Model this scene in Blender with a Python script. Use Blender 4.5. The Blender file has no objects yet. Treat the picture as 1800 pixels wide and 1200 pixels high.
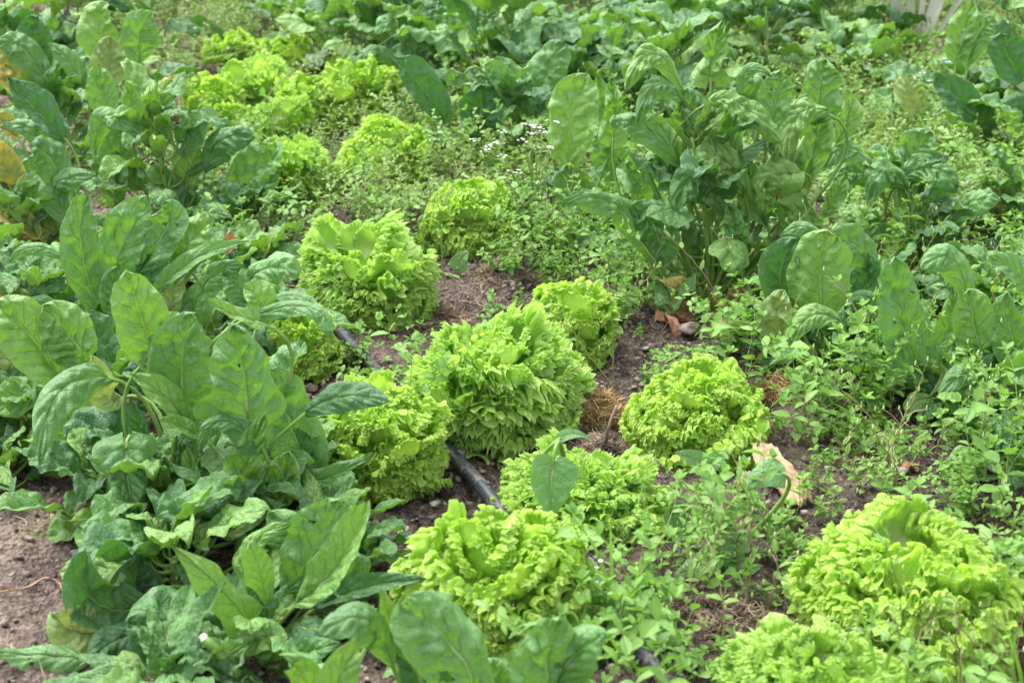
import bpy, math, random
import numpy as np
from mathutils import Vector, Matrix, Euler

# ------------------------------------------------------------------ camera, sky, sun, exposure
SC = bpy.context.scene
COL = SC.collection
R = math.radians
CAM_H, PITCH, FPX = 1.22, 22.0, 2770.0
cd = bpy.data.cameras.new('camera'); cam = bpy.data.objects.new('camera', cd); COL.objects.link(cam)
cam.location = (0, 0, CAM_H); cam.rotation_euler = (R(90 - PITCH), 0, 0)
cd.sensor_width = 36; cd.lens = 36 * FPX / 1800; cd.clip_start = 0.05; cd.clip_end = 500
cd.dof.use_dof = True; cd.dof.focus_distance = 2.95; cd.dof.aperture_fstop = 6.5
SC.camera = cam

SUN_EL, SUN_AZ = 62.0, -50.0        # azimuth from +Y (into the picture) towards +X
w = bpy.data.worlds.new('World'); SC.world = w; w.use_nodes = True
nt = w.node_tree; bg = nt.nodes['Background']
sky = nt.nodes.new('ShaderNodeTexSky'); sky.sky_type = 'NISHITA'; sky.sun_disc = False
sky.sun_elevation = R(SUN_EL); sky.sun_rotation = R(SUN_AZ)
sky.air_density = 1.0; sky.dust_density = 4.0; sky.ozone_density = 1.0
hs = nt.nodes.new('ShaderNodeHueSaturation'); hs.inputs['Saturation'].default_value = 0.30
nt.links.new(sky.outputs[0], hs.inputs['Color']); nt.links.new(hs.outputs[0], bg.inputs[0])
bg.inputs[1].default_value = 0.15
ld = bpy.data.lights.new('sun', 'SUN'); ld.energy = 1.05; ld.angle = R(45); ld.color = (1.0, 0.975, 0.93)
sun = bpy.data.objects.new('sun', ld); COL.objects.link(sun)
_d = Vector((math.sin(R(SUN_AZ)) * math.cos(R(SUN_EL)), math.cos(R(SUN_AZ)) * math.cos(R(SUN_EL)), math.sin(R(SUN_EL))))
sun.rotation_euler = _d.to_track_quat('Z', 'Y').to_euler()
SC.view_settings.view_transform = 'Standard'; SC.view_settings.look = 'None'
SC.view_settings.exposure = 1.72; SC.view_settings.gamma = 1.0
SC.cycles.max_bounces = 8; SC.cycles.diffuse_bounces = 4; SC.cycles.transmission_bounces = 5
SC.cycles.use_denoising = True

# ------------------------------------------------------------------ maths
rng = np.random.default_rng(11); random.seed(5)
_f = Vector((0, math.cos(R(PITCH)), -math.sin(R(PITCH)))); _u = Vector((0, math.sin(R(PITCH)), math.cos(R(PITCH)))); CAMP = Vector((0, 0, CAM_H))
def ray(px, py): return _f * FPX + Vector((1, 0, 0)) * (px - 900) + _u * (600 - py)
def gnd(px, py, z=0.0):
    r = ray(px, py); return CAMP + r * ((z - CAM_H) / r.z)
def atY(px, py, Y):
    r = ray(px, py); return CAMP + r * (Y / r.y)
def pix(x, y, z=0.0):
    x = np.asarray(x); y = np.asarray(y); z = np.asarray(z) - CAM_H
    d = y * _f.y + z * _f.z; up = y * _u.y + z * _u.z
    return 900 + FPX * x / d, 600 - FPX * up / d
def pxm(Y, py=600):                     # metres per photo pixel at that ground distance
    return ((ray(900, py) * (Y / ray(900, py).y)).dot(_f)) / FPX
def lattice(seed, n=64): return np.random.default_rng(seed).random((n, n))
def vnoise(x, y, seed):
    L = lattice(seed); n = L.shape[0]
    xi = np.floor(x).astype(int); yi = np.floor(y).astype(int); fx = x - xi; fy = y - yi
    fx = fx * fx * (3 - 2 * fx); fy = fy * fy * (3 - 2 * fy)
    a = L[xi % n, yi % n]; b = L[(xi + 1) % n, yi % n]; c = L[xi % n, (yi + 1) % n]; d = L[(xi + 1) % n, (yi + 1) % n]
    return (a * (1 - fx) + b * fx) * (1 - fy) + (c * (1 - fx) + d * fx) * fy - 0.5
def fbm(x, y, seed, octv=4):
    s = 0; a = 1.0
    for k in range(octv): s = s + a * vnoise(x * 2 ** k + 7.3 * k, y * 2 ** k + 3.1 * k, seed + k); a *= 0.5
    return s
def ground_z(x, y):
    x = np.asarray(x, float); y = np.asarray(y, float)
    z = 0.035 * fbm(x * 1.6 + 20, y * 1.6 + 20, 3, 2) + 0.030 * fbm(x * 9 + 40, y * 9 + 40, 9, 4)
    z = z + 0.019 * fbm(x * 45 + 11, y * 45 + 11, 21, 3)
    return z
def gz(x, y): return float(ground_z(x, y))
def gpt(px, py):
    p = gnd(px, py); p.z = gz(p.x, p.y); return p

# ------------------------------------------------------------------ mesh / object helpers
def make_mesh(name, V, F, mat, UV=None, smooth=True):
    V = np.asarray(V, np.float32); F = np.asarray(F, np.int32); k = F.shape[1]
    me = bpy.data.meshes.new(name)
    me.vertices.add(len(V)); me.vertices.foreach_set('co', V.ravel())
    me.loops.add(F.size); me.loops.foreach_set('vertex_index', F.ravel())
    me.polygons.add(len(F)); me.polygons.foreach_set('loop_start', np.arange(0, F.size, k, dtype=np.int32))
    try: me.polygons.foreach_set('loop_total', np.full(len(F), k, np.int32))
    except Exception: pass
    if smooth: me.polygons.foreach_set('use_smooth', np.ones(len(F), bool))
    if UV is not None:
        ul = me.uv_layers.new(name='UVMap'); ul.data.foreach_set('uv', np.asarray(UV, np.float32)[F.ravel()].ravel())
    me.materials.append(mat); me.update(calc_edges=True); return me
def ob(name, me, parent=None, M=None, loc=None):
    o = bpy.data.objects.new(name, me); COL.objects.link(o)
    if M is not None: o.matrix_basis = M
    if loc is not None: o.location = loc
    if parent is not None: o.parent = parent
    return o
def tag(o, label=None, cat=None, group=None, kind=None):
    if label: o['label'] = label
    if cat: o['category'] = cat
    if group: o['group'] = group
    if kind: o['kind'] = kind
    return o
def root(name, loc, label, cat, group=None):
    o = bpy.data.objects.new(name, None); COL.objects.link(o); o.location = loc; o.empty_display_size = 0.05
    return tag(o, label, cat, group)
class MB:
    """collects quads with uv, built as one mesh"""
    def __init__(s): s.V = []; s.F = []; s.U = []; s.n = 0
    def add(s, V, F, U=None):
        V = np.asarray(V, float); F = np.asarray(F, int)
        s.V.append(V); s.F.append(F + s.n); s.U.append(np.zeros((len(V), 2)) if U is None else np.asarray(U)); s.n += len(V)
    def tube(s, pts, rad, sides=6):
        P = np.array([tuple(p) for p in pts], float); n = len(P)
        rad = np.interp(np.linspace(0, 1, n), np.linspace(0, 1, len(rad)), rad) if hasattr(rad, '__len__') else np.full(n, rad)
        T = np.gradient(P, axis=0); T /= np.linalg.norm(T, axis=1)[:, None] + 1e-9
        h = np.array([0, 0, 1.0]) if abs(T[0][2]) < 0.8 else np.array([1.0, 0, 0])
        V = []; U = []
        A0 = np.cross(T[0], h); A0 /= np.linalg.norm(A0)
        for i in range(n):
            A0 = A0 - T[i] * A0.dot(T[i]); A0 /= np.linalg.norm(A0) + 1e-9; B = np.cross(T[i], A0)
            for k in range(sides):
                a = 2 * math.pi * k / sides
                V.append(P[i] + rad[i] * (math.cos(a) * A0 + math.sin(a) * B)); U.append((k / sides, i / (n - 1)))
        F = [(i * sides + k, i * sides + (k + 1) % sides, (i + 1) * sides + (k + 1) % sides, (i + 1) * sides + k) for i in range(n - 1) for k in range(sides)]
        V.append(P[0]); V.append(P[-1]); U += [(0, 0), (0, 1)]
        c0 = len(V) - 2; c1 = c0 + 1; e = (n - 1) * sides
        for k in range(0, sides, 1):
            F.append((c0, (k + 1) % sides, k, c0)); F.append((c1, e + k, e + (k + 1) % sides, c1))
        F = [f if len(set(f)) == 4 else (f[0], f[1], f[2], f[2]) for f in F]
        s.add(V, [f for f in F if len(set(f)) == 4], U)
        # end caps as thin quads
        if sides >= 4:
            for e0 in (0, (n - 1) * sides):
                idx = [s.n - len(V) + e0 + k for k in range(sides)]
                for k in range(1, sides - 2, 2):
                    s.F.append(np.array([[idx[0], idx[k], idx[k + 1], idx[k + 2]]]))
                if sides % 2: pass
    def build(s, name, mat): return make_mesh(name, np.vstack(s.V), np.vstack(s.F), mat, np.vstack(s.U))
def grid_faces(nu, nv):
    i = np.arange(nv - 1)[:, None] * nu + np.arange(nu - 1)[None, :]; i = i.ravel()
    return np.stack([i, i + 1, i + 1 + nu, i + nu], 1)
def bez(p0, p1, p2, t):
    t = np.asarray(t)[:, None]; p0, p1, p2 = [np.array(tuple(p), float) for p in (p0, p1, p2)]
    return (1 - t) ** 2 * p0 + 2 * (1 - t) * t * p1 + t ** 2 * p2
def through(p0, pm, p2, t):
    p0, pm, p2 = [np.array(tuple(p), float) for p in (p0, pm, p2)]
    return bez(p0, 2 * pm - 0.5 * (p0 + p2), p2, t)

# ------------------------------------------------------------------ materials
class NT:
    def __init__(s, name):
        s.m = bpy.data.materials.new(name); s.m.use_nodes = True; s.t = s.m.node_tree; s.t.nodes.clear()
        s.out = s.t.nodes.new('ShaderNodeOutputMaterial')
    def n(s, typ, **kw):
        nd = s.t.nodes.new('ShaderNode' + typ)
        for k, v in kw.items(): setattr(nd, k, v)
        return nd
    def set(s, sock, v):
        if isinstance(v, bpy.types.NodeSocket): s.t.links.new(v, sock)
        else: sock.default_value = v
    def math(s, op, a, b=0.0, c=None, clamp=False):
        nd = s.n('Math', operation=op, use_clamp=clamp); s.set(nd.inputs[0], a); s.set(nd.inputs[1], b)
        if c is not None: s.set(nd.inputs[2], c)
        return nd.outputs[0]
    def step(s, v, a, b, o0=0.0, o1=1.0):
        nd = s.n('MapRange', interpolation_type='SMOOTHSTEP'); s.set(nd.inputs[0], v)
        for i, x in enumerate((a, b, o0, o1)): s.set(nd.inputs[i + 1], x)
        return nd.outputs[0]
    def mix(s, f, a, b, blend='MIX'):
        nd = s.n('Mix', data_type='RGBA', blend_type=blend); s.set(nd.inputs[0], f)
        for sock, v in ((nd.inputs[6], a), (nd.inputs[7], b)):
            if isinstance(v, tuple) and len(v) == 3: v = v + (1.0,)
            s.set(sock, v)
        return nd.outputs[2]
    def noise(s, vec, scale, detail=3.0, rough=0.55, dist=0.0):
        nd = s.n('TexNoise'); 
        if vec is not None: s.set(nd.inputs['Vector'], vec)
        nd.inputs['Scale'].default_value = scale; nd.inputs['Detail'].default_value = detail
        nd.inputs['Roughness'].default_value = rough; nd.inputs['Distortion'].default_value = dist
        return nd.outputs['Fac']
    def voro(s, vec, scale, feature='F1'):
        nd = s.n('TexVoronoi', feature=feature); s.set(nd.inputs['Vector'], vec); nd.inputs['Scale'].default_value = scale
        return nd.outputs['Distance']
    def bump(s, h, strength, dist=0.002):
        nd = s.n('Bump'); s.set(nd.inputs['Height'], h); nd.inputs['Strength'].default_value = strength; nd.inputs['Distance'].default_value = dist
        return nd.outputs[0]
    def pbsdf(s, col, rough=0.5, normal=None, spec=0.5, **kw):
        nd = s.n('BsdfPrincipled'); s.set(nd.inputs['Base Color'], col if not (isinstance(col, tuple) and len(col) == 3) else col + (1.0,))
        s.set(nd.inputs['Roughness'], rough); nd.inputs['Specular IOR Level'].default_value = spec
        if normal is not None: s.set(nd.inputs['Normal'], normal)
        return nd
    def finish(s, sh): s.t.links.new(sh, s.out.inputs[0]); return s.m
    def with_trans(s, p, col, f, normal=None):
        tr = s.n('BsdfTranslucent'); s.set(tr.inputs[0], col if not (isinstance(col, tuple) and len(col) == 3) else col + (1.0,))
        if normal is not None: s.set(tr.inputs[1], normal)
        mx = s.n('MixShader'); s.set(mx.inputs[0], f); s.t.links.new(p.outputs[0], mx.inputs[1]); s.t.links.new(tr.outputs[0], mx.inputs[2])
        return mx.outputs[0]
    def objrand(s): return s.n('ObjectInfo').outputs['Random']
    def coord(s, which='Object'): return s.n('TexCoord').outputs[which]
    def uv(s):
        sp = s.n('SeparateXYZ'); s.set(sp.inputs[0], s.coord('UV')); return sp.outputs[0], sp.outputs[1]
    def back(s): return s.n('NewGeometry').outputs['Backfacing']

def spinach_mat(name, up_a, up_b, under, trans, vein=(0.30, 0.42, 0.14), yellow=None, ytint=(0.62, 0.42, 0.08), rough=0.33, tf=0.22):
    m = NT(name); u, v = m.uv(); o = m.coord('Object'); rnd = m.objrand()
    au = m.math('ABSOLUTE', m.math('MULTIPLY_ADD', u, 2.0, -1.0))
    ph = m.math('SUBTRACT', m.math('MULTIPLY', v, 6.5), m.math('MULTIPLY', au, 1.7))
    wob = m.noise(o, 35.0, 2.0)
    ph = m.math('ADD', ph, m.math('MULTIPLY', wob, 0.55))
    fr = m.math('ABSOLUTE', m.math('MULTIPLY_ADD', m.math('FRACT', ph), 2.0, -1.0))
    lat = m.math('MULTIPLY', m.step(fr, 0.88, 1.0), m.step(au, 1.0, 0.35))
    mid = m.step(au, 0.075, 0.03)
    ret = m.step(m.voro(o, 150.0, 'DISTANCE_TO_EDGE'), 0.10, 0.0)
    vn = m.math('MAXIMUM', m.math('MULTIPLY', mid, m.step(v, 1.0, 0.4)), m.math('ADD', m.math('MULTIPLY', lat, 0.55), m.math('MULTIPLY', ret, 0.10)), clamp=True)
    blot = m.step(m.noise(o, 14.0, 3.0), 0.2, 0.8)
    shift = m.math('MULTIPLY_ADD', rnd, 0.7, -0.35)
    base = m.mix(m.math('ADD', m.math('MULTIPLY_ADD', blot, 0.5, 0.15), shift, clamp=True), up_a, up_b)
    upc = m.mix(m.math('MULTIPLY', vn, 0.8), base, vein)
    edge = m.math('MULTIPLY', m.step(au, 0.955, 1.0), 0.35)
    upc = m.mix(edge, upc, (0.30, 0.40, 0.16))
    und = m.mix(m.math('MULTIPLY', vn, 0.7), under, tuple(min(1, c * 1.7) for c in under))
    col = m.mix(m.back(), upc, und)
    if yellow:
        yn = m.math('ADD', m.math('MULTIPLY', m.math('MAXIMUM', au, v), 0.75), m.math('MULTIPLY', m.noise(o, 18.0, 3.0), 0.8))
        col = m.mix(m.step(yn, yellow, yellow + 0.28), col, ytint)
        col = m.mix(m.step(m.noise(o, 55.0, 2.0), 0.66, 0.72), col, (0.22, 0.12, 0.05))
    # tiny blemishes and pale dust
    col = m.mix(m.math('MULTIPLY', m.step(m.noise(o, 420.0, 1.0), 0.70, 0.78), 0.35), col, (0.34, 0.40, 0.24))
    h = m.math('ADD', m.math('MULTIPLY', m.noise(o, 75.0, 3.0, 0.6, 0.6), 1.0), m.math('MULTIPLY', vn, -0.55))
    nrm = m.bump(h, 1.0, 0.0062)
    p = m.pbsdf(col, m.math('MULTIPLY_ADD', m.noise(o, 40.0, 2.0), 0.22, rough), nrm, 0.6)
    return m.finish(m.with_trans(p, m.mix(m.math('MULTIPLY', vn, 0.5), trans, tuple(c * 0.6 for c in trans)), tf, nrm))

def lettuce_mat(name, a, b, rim, trans):
    m = NT(name); u, v = m.uv(); o = m.coord('Object'); rnd = m.objrand()
    n = m.noise(o, 9.0, 3.0)
    c = m.mix(m.math('ADD', m.math('MULTIPLY', n, 0.8), m.math('MULTIPLY_ADD', rnd, 0.6, -0.3), clamp=True), a, b)
    au = m.math('ABSOLUTE', m.math('MULTIPLY_ADD', u, 2.0, -1.0))
    c = m.mix(m.step(v, 0.5, 0.05), c, (0.52, 0.60, 0.26))
    rib = m.math('MULTIPLY', m.step(au, 0.09, 0.0), m.step(v, 0.85, 0.2))
    ph = m.math('FRACT', m.math('MULTIPLY', u, 13.0)); fan = m.step(m.math('ABSOLUTE', m.math('MULTIPLY_ADD', ph, 2.0, -1.0)), 0.88, 1.0)
    vn = m.math('MAXIMUM', rib, m.math('MULTIPLY', fan, 0.35))
    c = m.mix(m.math('MULTIPLY', vn, 0.6), c, (0.56, 0.68, 0.26))
    c = m.mix(m.math('MULTIPLY', m.step(v, 0.93, 1.0), 0.75), c, rim)
    nrm = m.bump(m.math('ADD', m.noise(o, 26.0, 3.0), m.math('MULTIPLY', vn, 0.3)), 0.5, 0.02)
    p = m.pbsdf(c, 0.42, nrm, 0.4)
    return m.finish(m.with_trans(p, trans, 0.45, nrm))

def simple_leaf(name, a, b, trans, rough=0.5, tf=0.3):
    m = NT(name); u, v = m.uv(); o = m.coord('Object'); w_ = m.n('NewGeometry').outputs['Position']
    f = m.math('ADD', m.math('MULTIPLY', m.noise(w_, 14.0, 2.0), 1.1), m.math('MULTIPLY_ADD', m.noise(w_, 90.0, 1.0), 1.2, -0.65), clamp=True)
    c = m.mix(f, a, b)
    au = m.math('ABSOLUTE', m.math('MULTIPLY_ADD', u, 2.0, -1.0))
    c = m.mix(m.math('MULTIPLY', m.step(au, 0.16, 0.0), 0.35), c, (0.34, 0.46, 0.16))
    c = m.mix(m.math('MULTIPLY', m.back(), 0.5), c, tuple(min(1, x * 1.35) for x in b))
    p = m.pbsdf(c, rough, None, 0.4)
    return m.finish(m.with_trans(p, trans, tf))

def plain(name, a, b, scale=30.0, rough=0.6, bump=0.3, dist=0.003, spec=0.4, tf=0.0):
    m = NT(name); o = m.n('NewGeometry').outputs['Position']; n = m.noise(o, scale, 4.0)
    c = m.mix(m.step(n, 0.3, 0.7), a, b); nrm = m.bump(m.noise(o, scale * 4, 4.0), bump, dist)
    p = m.pbsdf(c, rough, nrm, spec)
    return m.finish(m.with_trans(p, b, tf) if tf else p.outputs[0])

M = {}
M['sp'] = spinach_mat('spinach_leaf', (0.072, 0.195, 0.052), (0.150, 0.330, 0.095), (0.200, 0.370, 0.085), (0.28, 0.58, 0.05), vein=(0.34, 0.48, 0.20))
M['sl'] = spinach_mat('spinach_leaf_light', (0.145, 0.310, 0.060), (0.235, 0.420, 0.105), (0.190, 0.350, 0.080), (0.26, 0.54, 0.04), vein=(0.42, 0.52, 0.2))
M['sd'] = spinach_mat('spinach_leaf_dark', (0.042, 0.140, 0.046), (0.095, 0.240, 0.070), (0.090, 0.210, 0.055), (0.10, 0.30, 0.03), rough=0.33)
M['py'] = spinach_mat('spinach_leaf_pale', (0.20, 0.33, 0.09), (0.34, 0.43, 0.15), (0.36, 0.46, 0.17), (0.42, 0.56, 0.10), vein=(0.56, 0.60, 0.30), rough=0.42)
M['ye'] = spinach_mat('spinach_leaf_yellowing', (0.09, 0.20, 0.035), (0.22, 0.30, 0.07), (0.30, 0.36, 0.10), (0.50, 0.45, 0.06), yellow=0.88)
M['ro'] = spinach_mat('spinach_leaf_rusty', (0.20, 0.13, 0.05), (0.34, 0.17, 0.08), (0.40, 0.26, 0.15), (0.4, 0.2, 0.06), yellow=0.75, ytint=(0.50, 0.26, 0.14))
M['stalk'] = plain('stalk_green', (0.14, 0.28, 0.05), (0.26, 0.40, 0.10), 18, 0.42, 0.3, 0.002, 0.5, 0.12)
M['lt'] = lettuce_mat('lettuce_toothed', (0.345, 0.56, 0.085), (0.47, 0.70, 0.15), (0.62, 0.80, 0.30), (0.52, 0.82, 0.11))
M['lf'] = lettuce_mat('lettuce_frilly', (0.35, 0.56, 0.065), (0.48, 0.71, 0.115), (0.66, 0.81, 0.25), (0.53, 0.84, 0.08))
M['weed'] = simple_leaf('weed_leaf', (0.085, 0.21, 0.035), (0.23, 0.42, 0.075), (0.26, 0.52, 0.05))
M['weedpale'] = simple_leaf('weed_leaf_pale', (0.13, 0.28, 0.055), (0.28, 0.43, 0.12), (0.34, 0.54, 0.07))
M['heart'] = spinach_mat('heart_leaf', (0.10, 0.25, 0.08), (0.18, 0.34, 0.11), (0.22, 0.38, 0.12), (0.26, 0.50, 0.06), vein=(0.36, 0.50, 0.22), rough=0.5)
M['wstem'] = plain('weed_stem', (0.16, 0.26, 0.06), (0.30, 0.34, 0.12), 12, 0.5, 0.1)
M['dstem'] = plain('weed_stalk_brown', (0.24, 0.15, 0.09), (0.42, 0.32, 0.20), 14, 0.6, 0.2)
M['petal'] = plain('petal_white', (0.80, 0.80, 0.82), (0.86, 0.86, 0.86), 60, 0.6, 0.1, tf=0.25)
M['bud'] = plain('bud_green', (0.30, 0.42, 0.12), (0.48, 0.56, 0.26), 50, 0.5, 0.1)
M['straw'] = plain('dry_straw', (0.22, 0.13, 0.06), (0.55, 0.38, 0.18), 40, 0.7, 0.2)
M['litter'] = plain('dry_litter', (0.10, 0.07, 0.05), (0.38, 0.29, 0.20), 25, 0.8, 0.2)
M['bark'] = plain('tan_papery_bark', (0.24, 0.15, 0.085), (0.52, 0.37, 0.22), 35, 0.75, 0.8, 0.006)
M['deadleaf'] = plain('dead_leaf', (0.20, 0.09, 0.05), (0.50, 0.27, 0.15), 28, 0.6, 0.5, 0.004, tf=0.1)
M['clod'] = plain('soil_clod', (0.10, 0.078, 0.064), (0.34, 0.28, 0.235), 22, 0.9, 0.7, 0.004, 0.15)
M['stone'] = plain('stone_grey', (0.26, 0.23, 0.19), (0.44, 0.40, 0.34), 45, 0.85, 0.7, 0.004, 0.2)
M['chardw'] = plain('chard_stalk', (0.44, 0.52, 0.30), (0.72, 0.68, 0.58), 14, 0.4, 0.3, 0.003, 0.5, 0.1)
M['cut'] = plain('cut_stalk_end', (0.62, 0.55, 0.42), (0.80, 0.76, 0.66), 120, 0.6, 0.4)

def soil_mat():
    m = NT('soil'); o = m.n('NewGeometry').outputs['Position']
    n1 = m.noise(o, 2.2, 3.0); n2 = m.noise(o, 60.0, 5.0, 0.7); n3 = m.noise(o, 260.0, 3.0)
    dry = m.mix(m.step(n2, 0.35, 0.68), (0.150, 0.112, 0.090), (0.315, 0.245, 0.205))
    wet = m.mix(m.step(n2, 0.35, 0.68), (0.040, 0.030, 0.024), (0.16, 0.122, 0.098))
    sp = m.n('SeparateXYZ'); m.set(sp.inputs[0], o)
    # the trodden path on the left is bare and dry, the bed is damper
    pathf = m.step(m.math('ADD', m.math('ADD', sp.outputs[0], m.math('MULTIPLY', sp.outputs[1], 0.12)), m.math('MULTIPLY', m.noise(o, 6.0, 3.0), 0.35)), -0.10, -0.42)
    f = m.math('MAXIMUM', pathf, m.math('MULTIPLY', m.step(n1, 0.48, 0.66), 0.8))
    c = m.mix(f, wet, dry)
    c = m.mix(m.math('MULTIPLY', m.step(n3, 0.62, 0.70), 0.5), c, (0.50, 0.42, 0.34))
    moss = m.step(m.noise(o, 7.0, 3.0), 0.60, 0.72)
    c = m.mix(m.math('MULTIPLY', moss, 0.45), c, (0.11, 0.15, 0.03))
    h = m.math('ADD', m.math('MULTIPLY', m.voro(o, 110.0), 0.8), m.math('ADD', n2, m.math('MULTIPLY', n3, 0.3)))
    p = m.pbsdf(c, 0.92, m.bump(h, 1.0, 0.014), 0.15)
    return m.finish(p.outputs[0])
M['soil'] = soil_mat()
def hose_mat():
    m = NT('black_polythene'); o = m.n('NewGeometry').outputs['Position']
    n = m.noise(o, 30.0, 4.0, 0.7); n2 = m.noise(o, 160.0, 3.0)
    dirt = m.step(m.math('ADD', m.math('MULTIPLY', n, 0.7), m.math('MULTIPLY', n2, 0.4)), 0.53, 0.68)
    c = m.mix(dirt, (0.010, 0.014, 0.024), (0.13, 0.115, 0.10))
    c = m.mix(m.step(n, 0.55, 0.45, 0.0, 0.25), c, (0.07, 0.085, 0.12))
    p = m.pbsdf(c, m.math('MULTIPLY_ADD', dirt, 0.4, 0.38), m.bump(n2, 0.3, 0.002), 0.5)
    return m.finish(p.outputs[0])
M['hose'] = hose_mat()

# ------------------------------------------------------------------ ground, crumbs, litter
def axis(a0, a1, b0, b1, s, far, n):
    inner = np.arange(b0, b1, s); g = np.geomspace(s, far, n)
    return np.concatenate([(b0 - g)[::-1], inner, b1 + g])
xs = axis(0, 0, -2.6, 2.6, 0.013, 120, 22); ys = axis(0, 0, 1.2, 7.6, 0.0145, 160, 24)
X, Y = np.meshgrid(xs, ys); V = np.stack([X.ravel(), Y.ravel(), ground_z(X.ravel(), Y.ravel())], 1)
g = ob('ground', make_mesh('ground', V, grid_faces(len(xs), len(ys)), M['soil'])); tag(g, kind='structure')

def inview(n, y0=1.5, y1=7.4, margin=0.2, seed=1):
    r = np.random.default_rng(seed); x = r.uniform(-2.8, 2.8, n * 3); y = r.uniform(y0, y1, n * 3)
    # denser close by, as the eye sees it
    keep = (np.abs(x) < 0.36 * y + margin); return x[keep][:n], y[keep][:n]
def ico(sub=1):
    import bmesh
    bm = bmesh.new(); bmesh.ops.create_icosphere(bm, subdivisions=sub, radius=1)
    V = np.array([v.co[:] for v in bm.verts]); F = np.array([[v.index for v in f.verts] for f in bm.faces]); bm.free(); return V, F
IV, IF = ico(1); IV2, IF2 = ico(3)
def scatter_clods(n, smin, smax, seed, sel=None):
    r = np.random.default_rng(seed); x, y = inview(n, seed=seed, y1=5.5)
    if sel is not None: k = sel(x, y, r); x, y = x[k], y[k]
    n = len(x); s = smin * (smax / smin) ** (r.random(n) ** 2.2)
    V = IV[None] * (1 + 0.30 * r.standard_normal((n, len(IV), 1))) * (s[:, None, None]) * r.uniform(0.7, 1.25, (n, 1, 3))
    a = r.uniform(0, 6.28, n); c, si = np.cos(a), np.sin(a)
    Vx = V[..., 0] * c[:, None] - V[..., 1] * si[:, None]; Vy = V[..., 0] * si[:, None] + V[..., 1] * c[:, None]
    V = np.stack([Vx + x[:, None], Vy + y[:, None], V[..., 2] * 0.8 + (ground_z(x, y) + s * 0.25)[:, None]], 2)
    F = (IF[None] + (np.arange(n) * len(IV))[:, None, None]).reshape(-1, 3)
    return V.reshape(-1, 3), F
V, F = scatter_clods(34000, 0.0014, 0.0075, 5)
tag(ob('soil_crumbs', make_mesh('soil_crumbs', V, F, M['clod'], smooth=False)), 'loose crumbs and small clods of brown soil', 'soil', kind='stuff')

V, F = scatter_clods(9000, 0.005, 0.016, 6, lambda x, y, r: (vnoise(x * 3 + 9, y * 3 + 9, 44) > 0.18) & (x + 0.12 * y > -.25))
tag(ob('soil_clods', make_mesh('soil_clods', V, F, M['clod'], smooth=False)), 'larger crumbly clods of damp brown soil in the bed', 'soil', kind='stuff')
def fibres(P, L, rad, r, flat=0.5, curl=0.6):
    """P: n x 3 centres -> ribbon-like 3 sided tubes of 5 rings, all in one array"""
    n = len(P); k = 5; a = r.uniform(0, 6.28, n); e = r.normal(0, flat, n)
    D = np.stack([np.cos(a) * np.cos(e), np.sin(a) * np.cos(e), np.sin(e)], 1)
    S = np.stack([-np.sin(a), np.cos(a), np.zeros(n)], 1); U = np.cross(D, S)
    t = np.linspace(-0.5, 0.5, k); L = L[:, None, None] if hasattr(L, '__len__') else L
    c1 = r.normal(0, curl, (n, 1, 1)); c2 = r.normal(0, curl * 0.5, (n, 1, 1))
    tt = t[None, :, None]
    C = P[:, None, :] + L * (D[:, None, :] * tt + S[:, None, :] * c1 * (tt ** 2 - 0.08) + U[:, None, :] * c2 * (tt ** 2 - 0.08))
    V = []
    taper = np.array([0.5, 1, 1, 0.9, 0.35])[None, :, None]
    rad = rad[:, None, None] if hasattr(rad, '__len__') else rad
    for q in range(3):
        an = 2.094 * q; V.append(C + rad * taper * (math.cos(an) * S[:, None, :] + math.sin(an) * U[:, None, :]))
    V = np.stack(V, 2).reshape(n * k * 3, 3)
    f = np.array([(i * 3 + q, i * 3 + (q + 1) % 3, (i + 1) * 3 + (q + 1) % 3, (i + 1) * 3 + q) for i in range(k - 1) for q in range(3)])
    F = (f[None] + (np.arange(n) * k * 3)[:, None, None]).reshape(-1, 4); return V, F
r = np.random.default_rng(8); x, y = inview(9000, seed=17, y1=6.0)
lit = fbm(x * 2.2 + 30, y * 2.2 + 30, 33, 2) > -0.10; path = (x + 0.12 * y) < -0.35
k = lit & ~path | (r.random(len(x)) < 0.10); x, y = x[k], y[k]
P = np.stack([x, y, ground_z(x, y) + r.uniform(0, 0.012, len(x))], 1)
V, F = fibres(P, r.uniform(0.015, 0.07, len(x)), r.uniform(0.0005, 0.0014, len(x)), r, 0.18, 0.9)
tag(ob('dry_litter', make_mesh('dry_litter', V, F, M['litter'])), 'thin dry roots and stems littering the soil', 'litter', kind='stuff')

def straw_mound(px, py, rpx, h, n, mat, label, name='straw_clump'):
    c = gpt(px, py); rad = rpx * pxm(c.y, py)
    r = np.random.default_rng(px)
    a = r.uniform(0, 6.28, n); q = np.sqrt(r.random(n)) * (1 + 0.2 * np.sin(a * 3 + px))
    P = np.stack([rad * q * np.cos(a), rad * 0.9 * q * np.sin(a), np.zeros(n)], 1)
    P[:, 2] = h * np.maximum(0, 1 - q ** 2) * r.random(n) ** 0.5 + 0.004 + ground_z(P[:, 0] + c.x, P[:, 1] + c.y) - c.z
    V, F = fibres(P, r.uniform(0.015, 0.05, n), r.uniform(0.0006, 0.0016, n), r, 0.35, 1.0)
    o = ob(name, make_mesh(name, V, F, mat), loc=c); return tag(o, label, 'straw')
straw_mound(1045, 722, 62, 0.050, 1500, M['straw'], 'golden brown heap of dry straw between the toothed lettuce and the frilly lettuce')
straw_mound(1055, 780, 60, 0.020, 600, M['litter'], 'flat brown scatter of dry roots just in front of the golden straw heap')
straw_mound(1375, 690, 52, 0.035, 900, M['straw'], 'dry straw heap right of the round frilly lettuce, under the pale spinach leaf')
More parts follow.
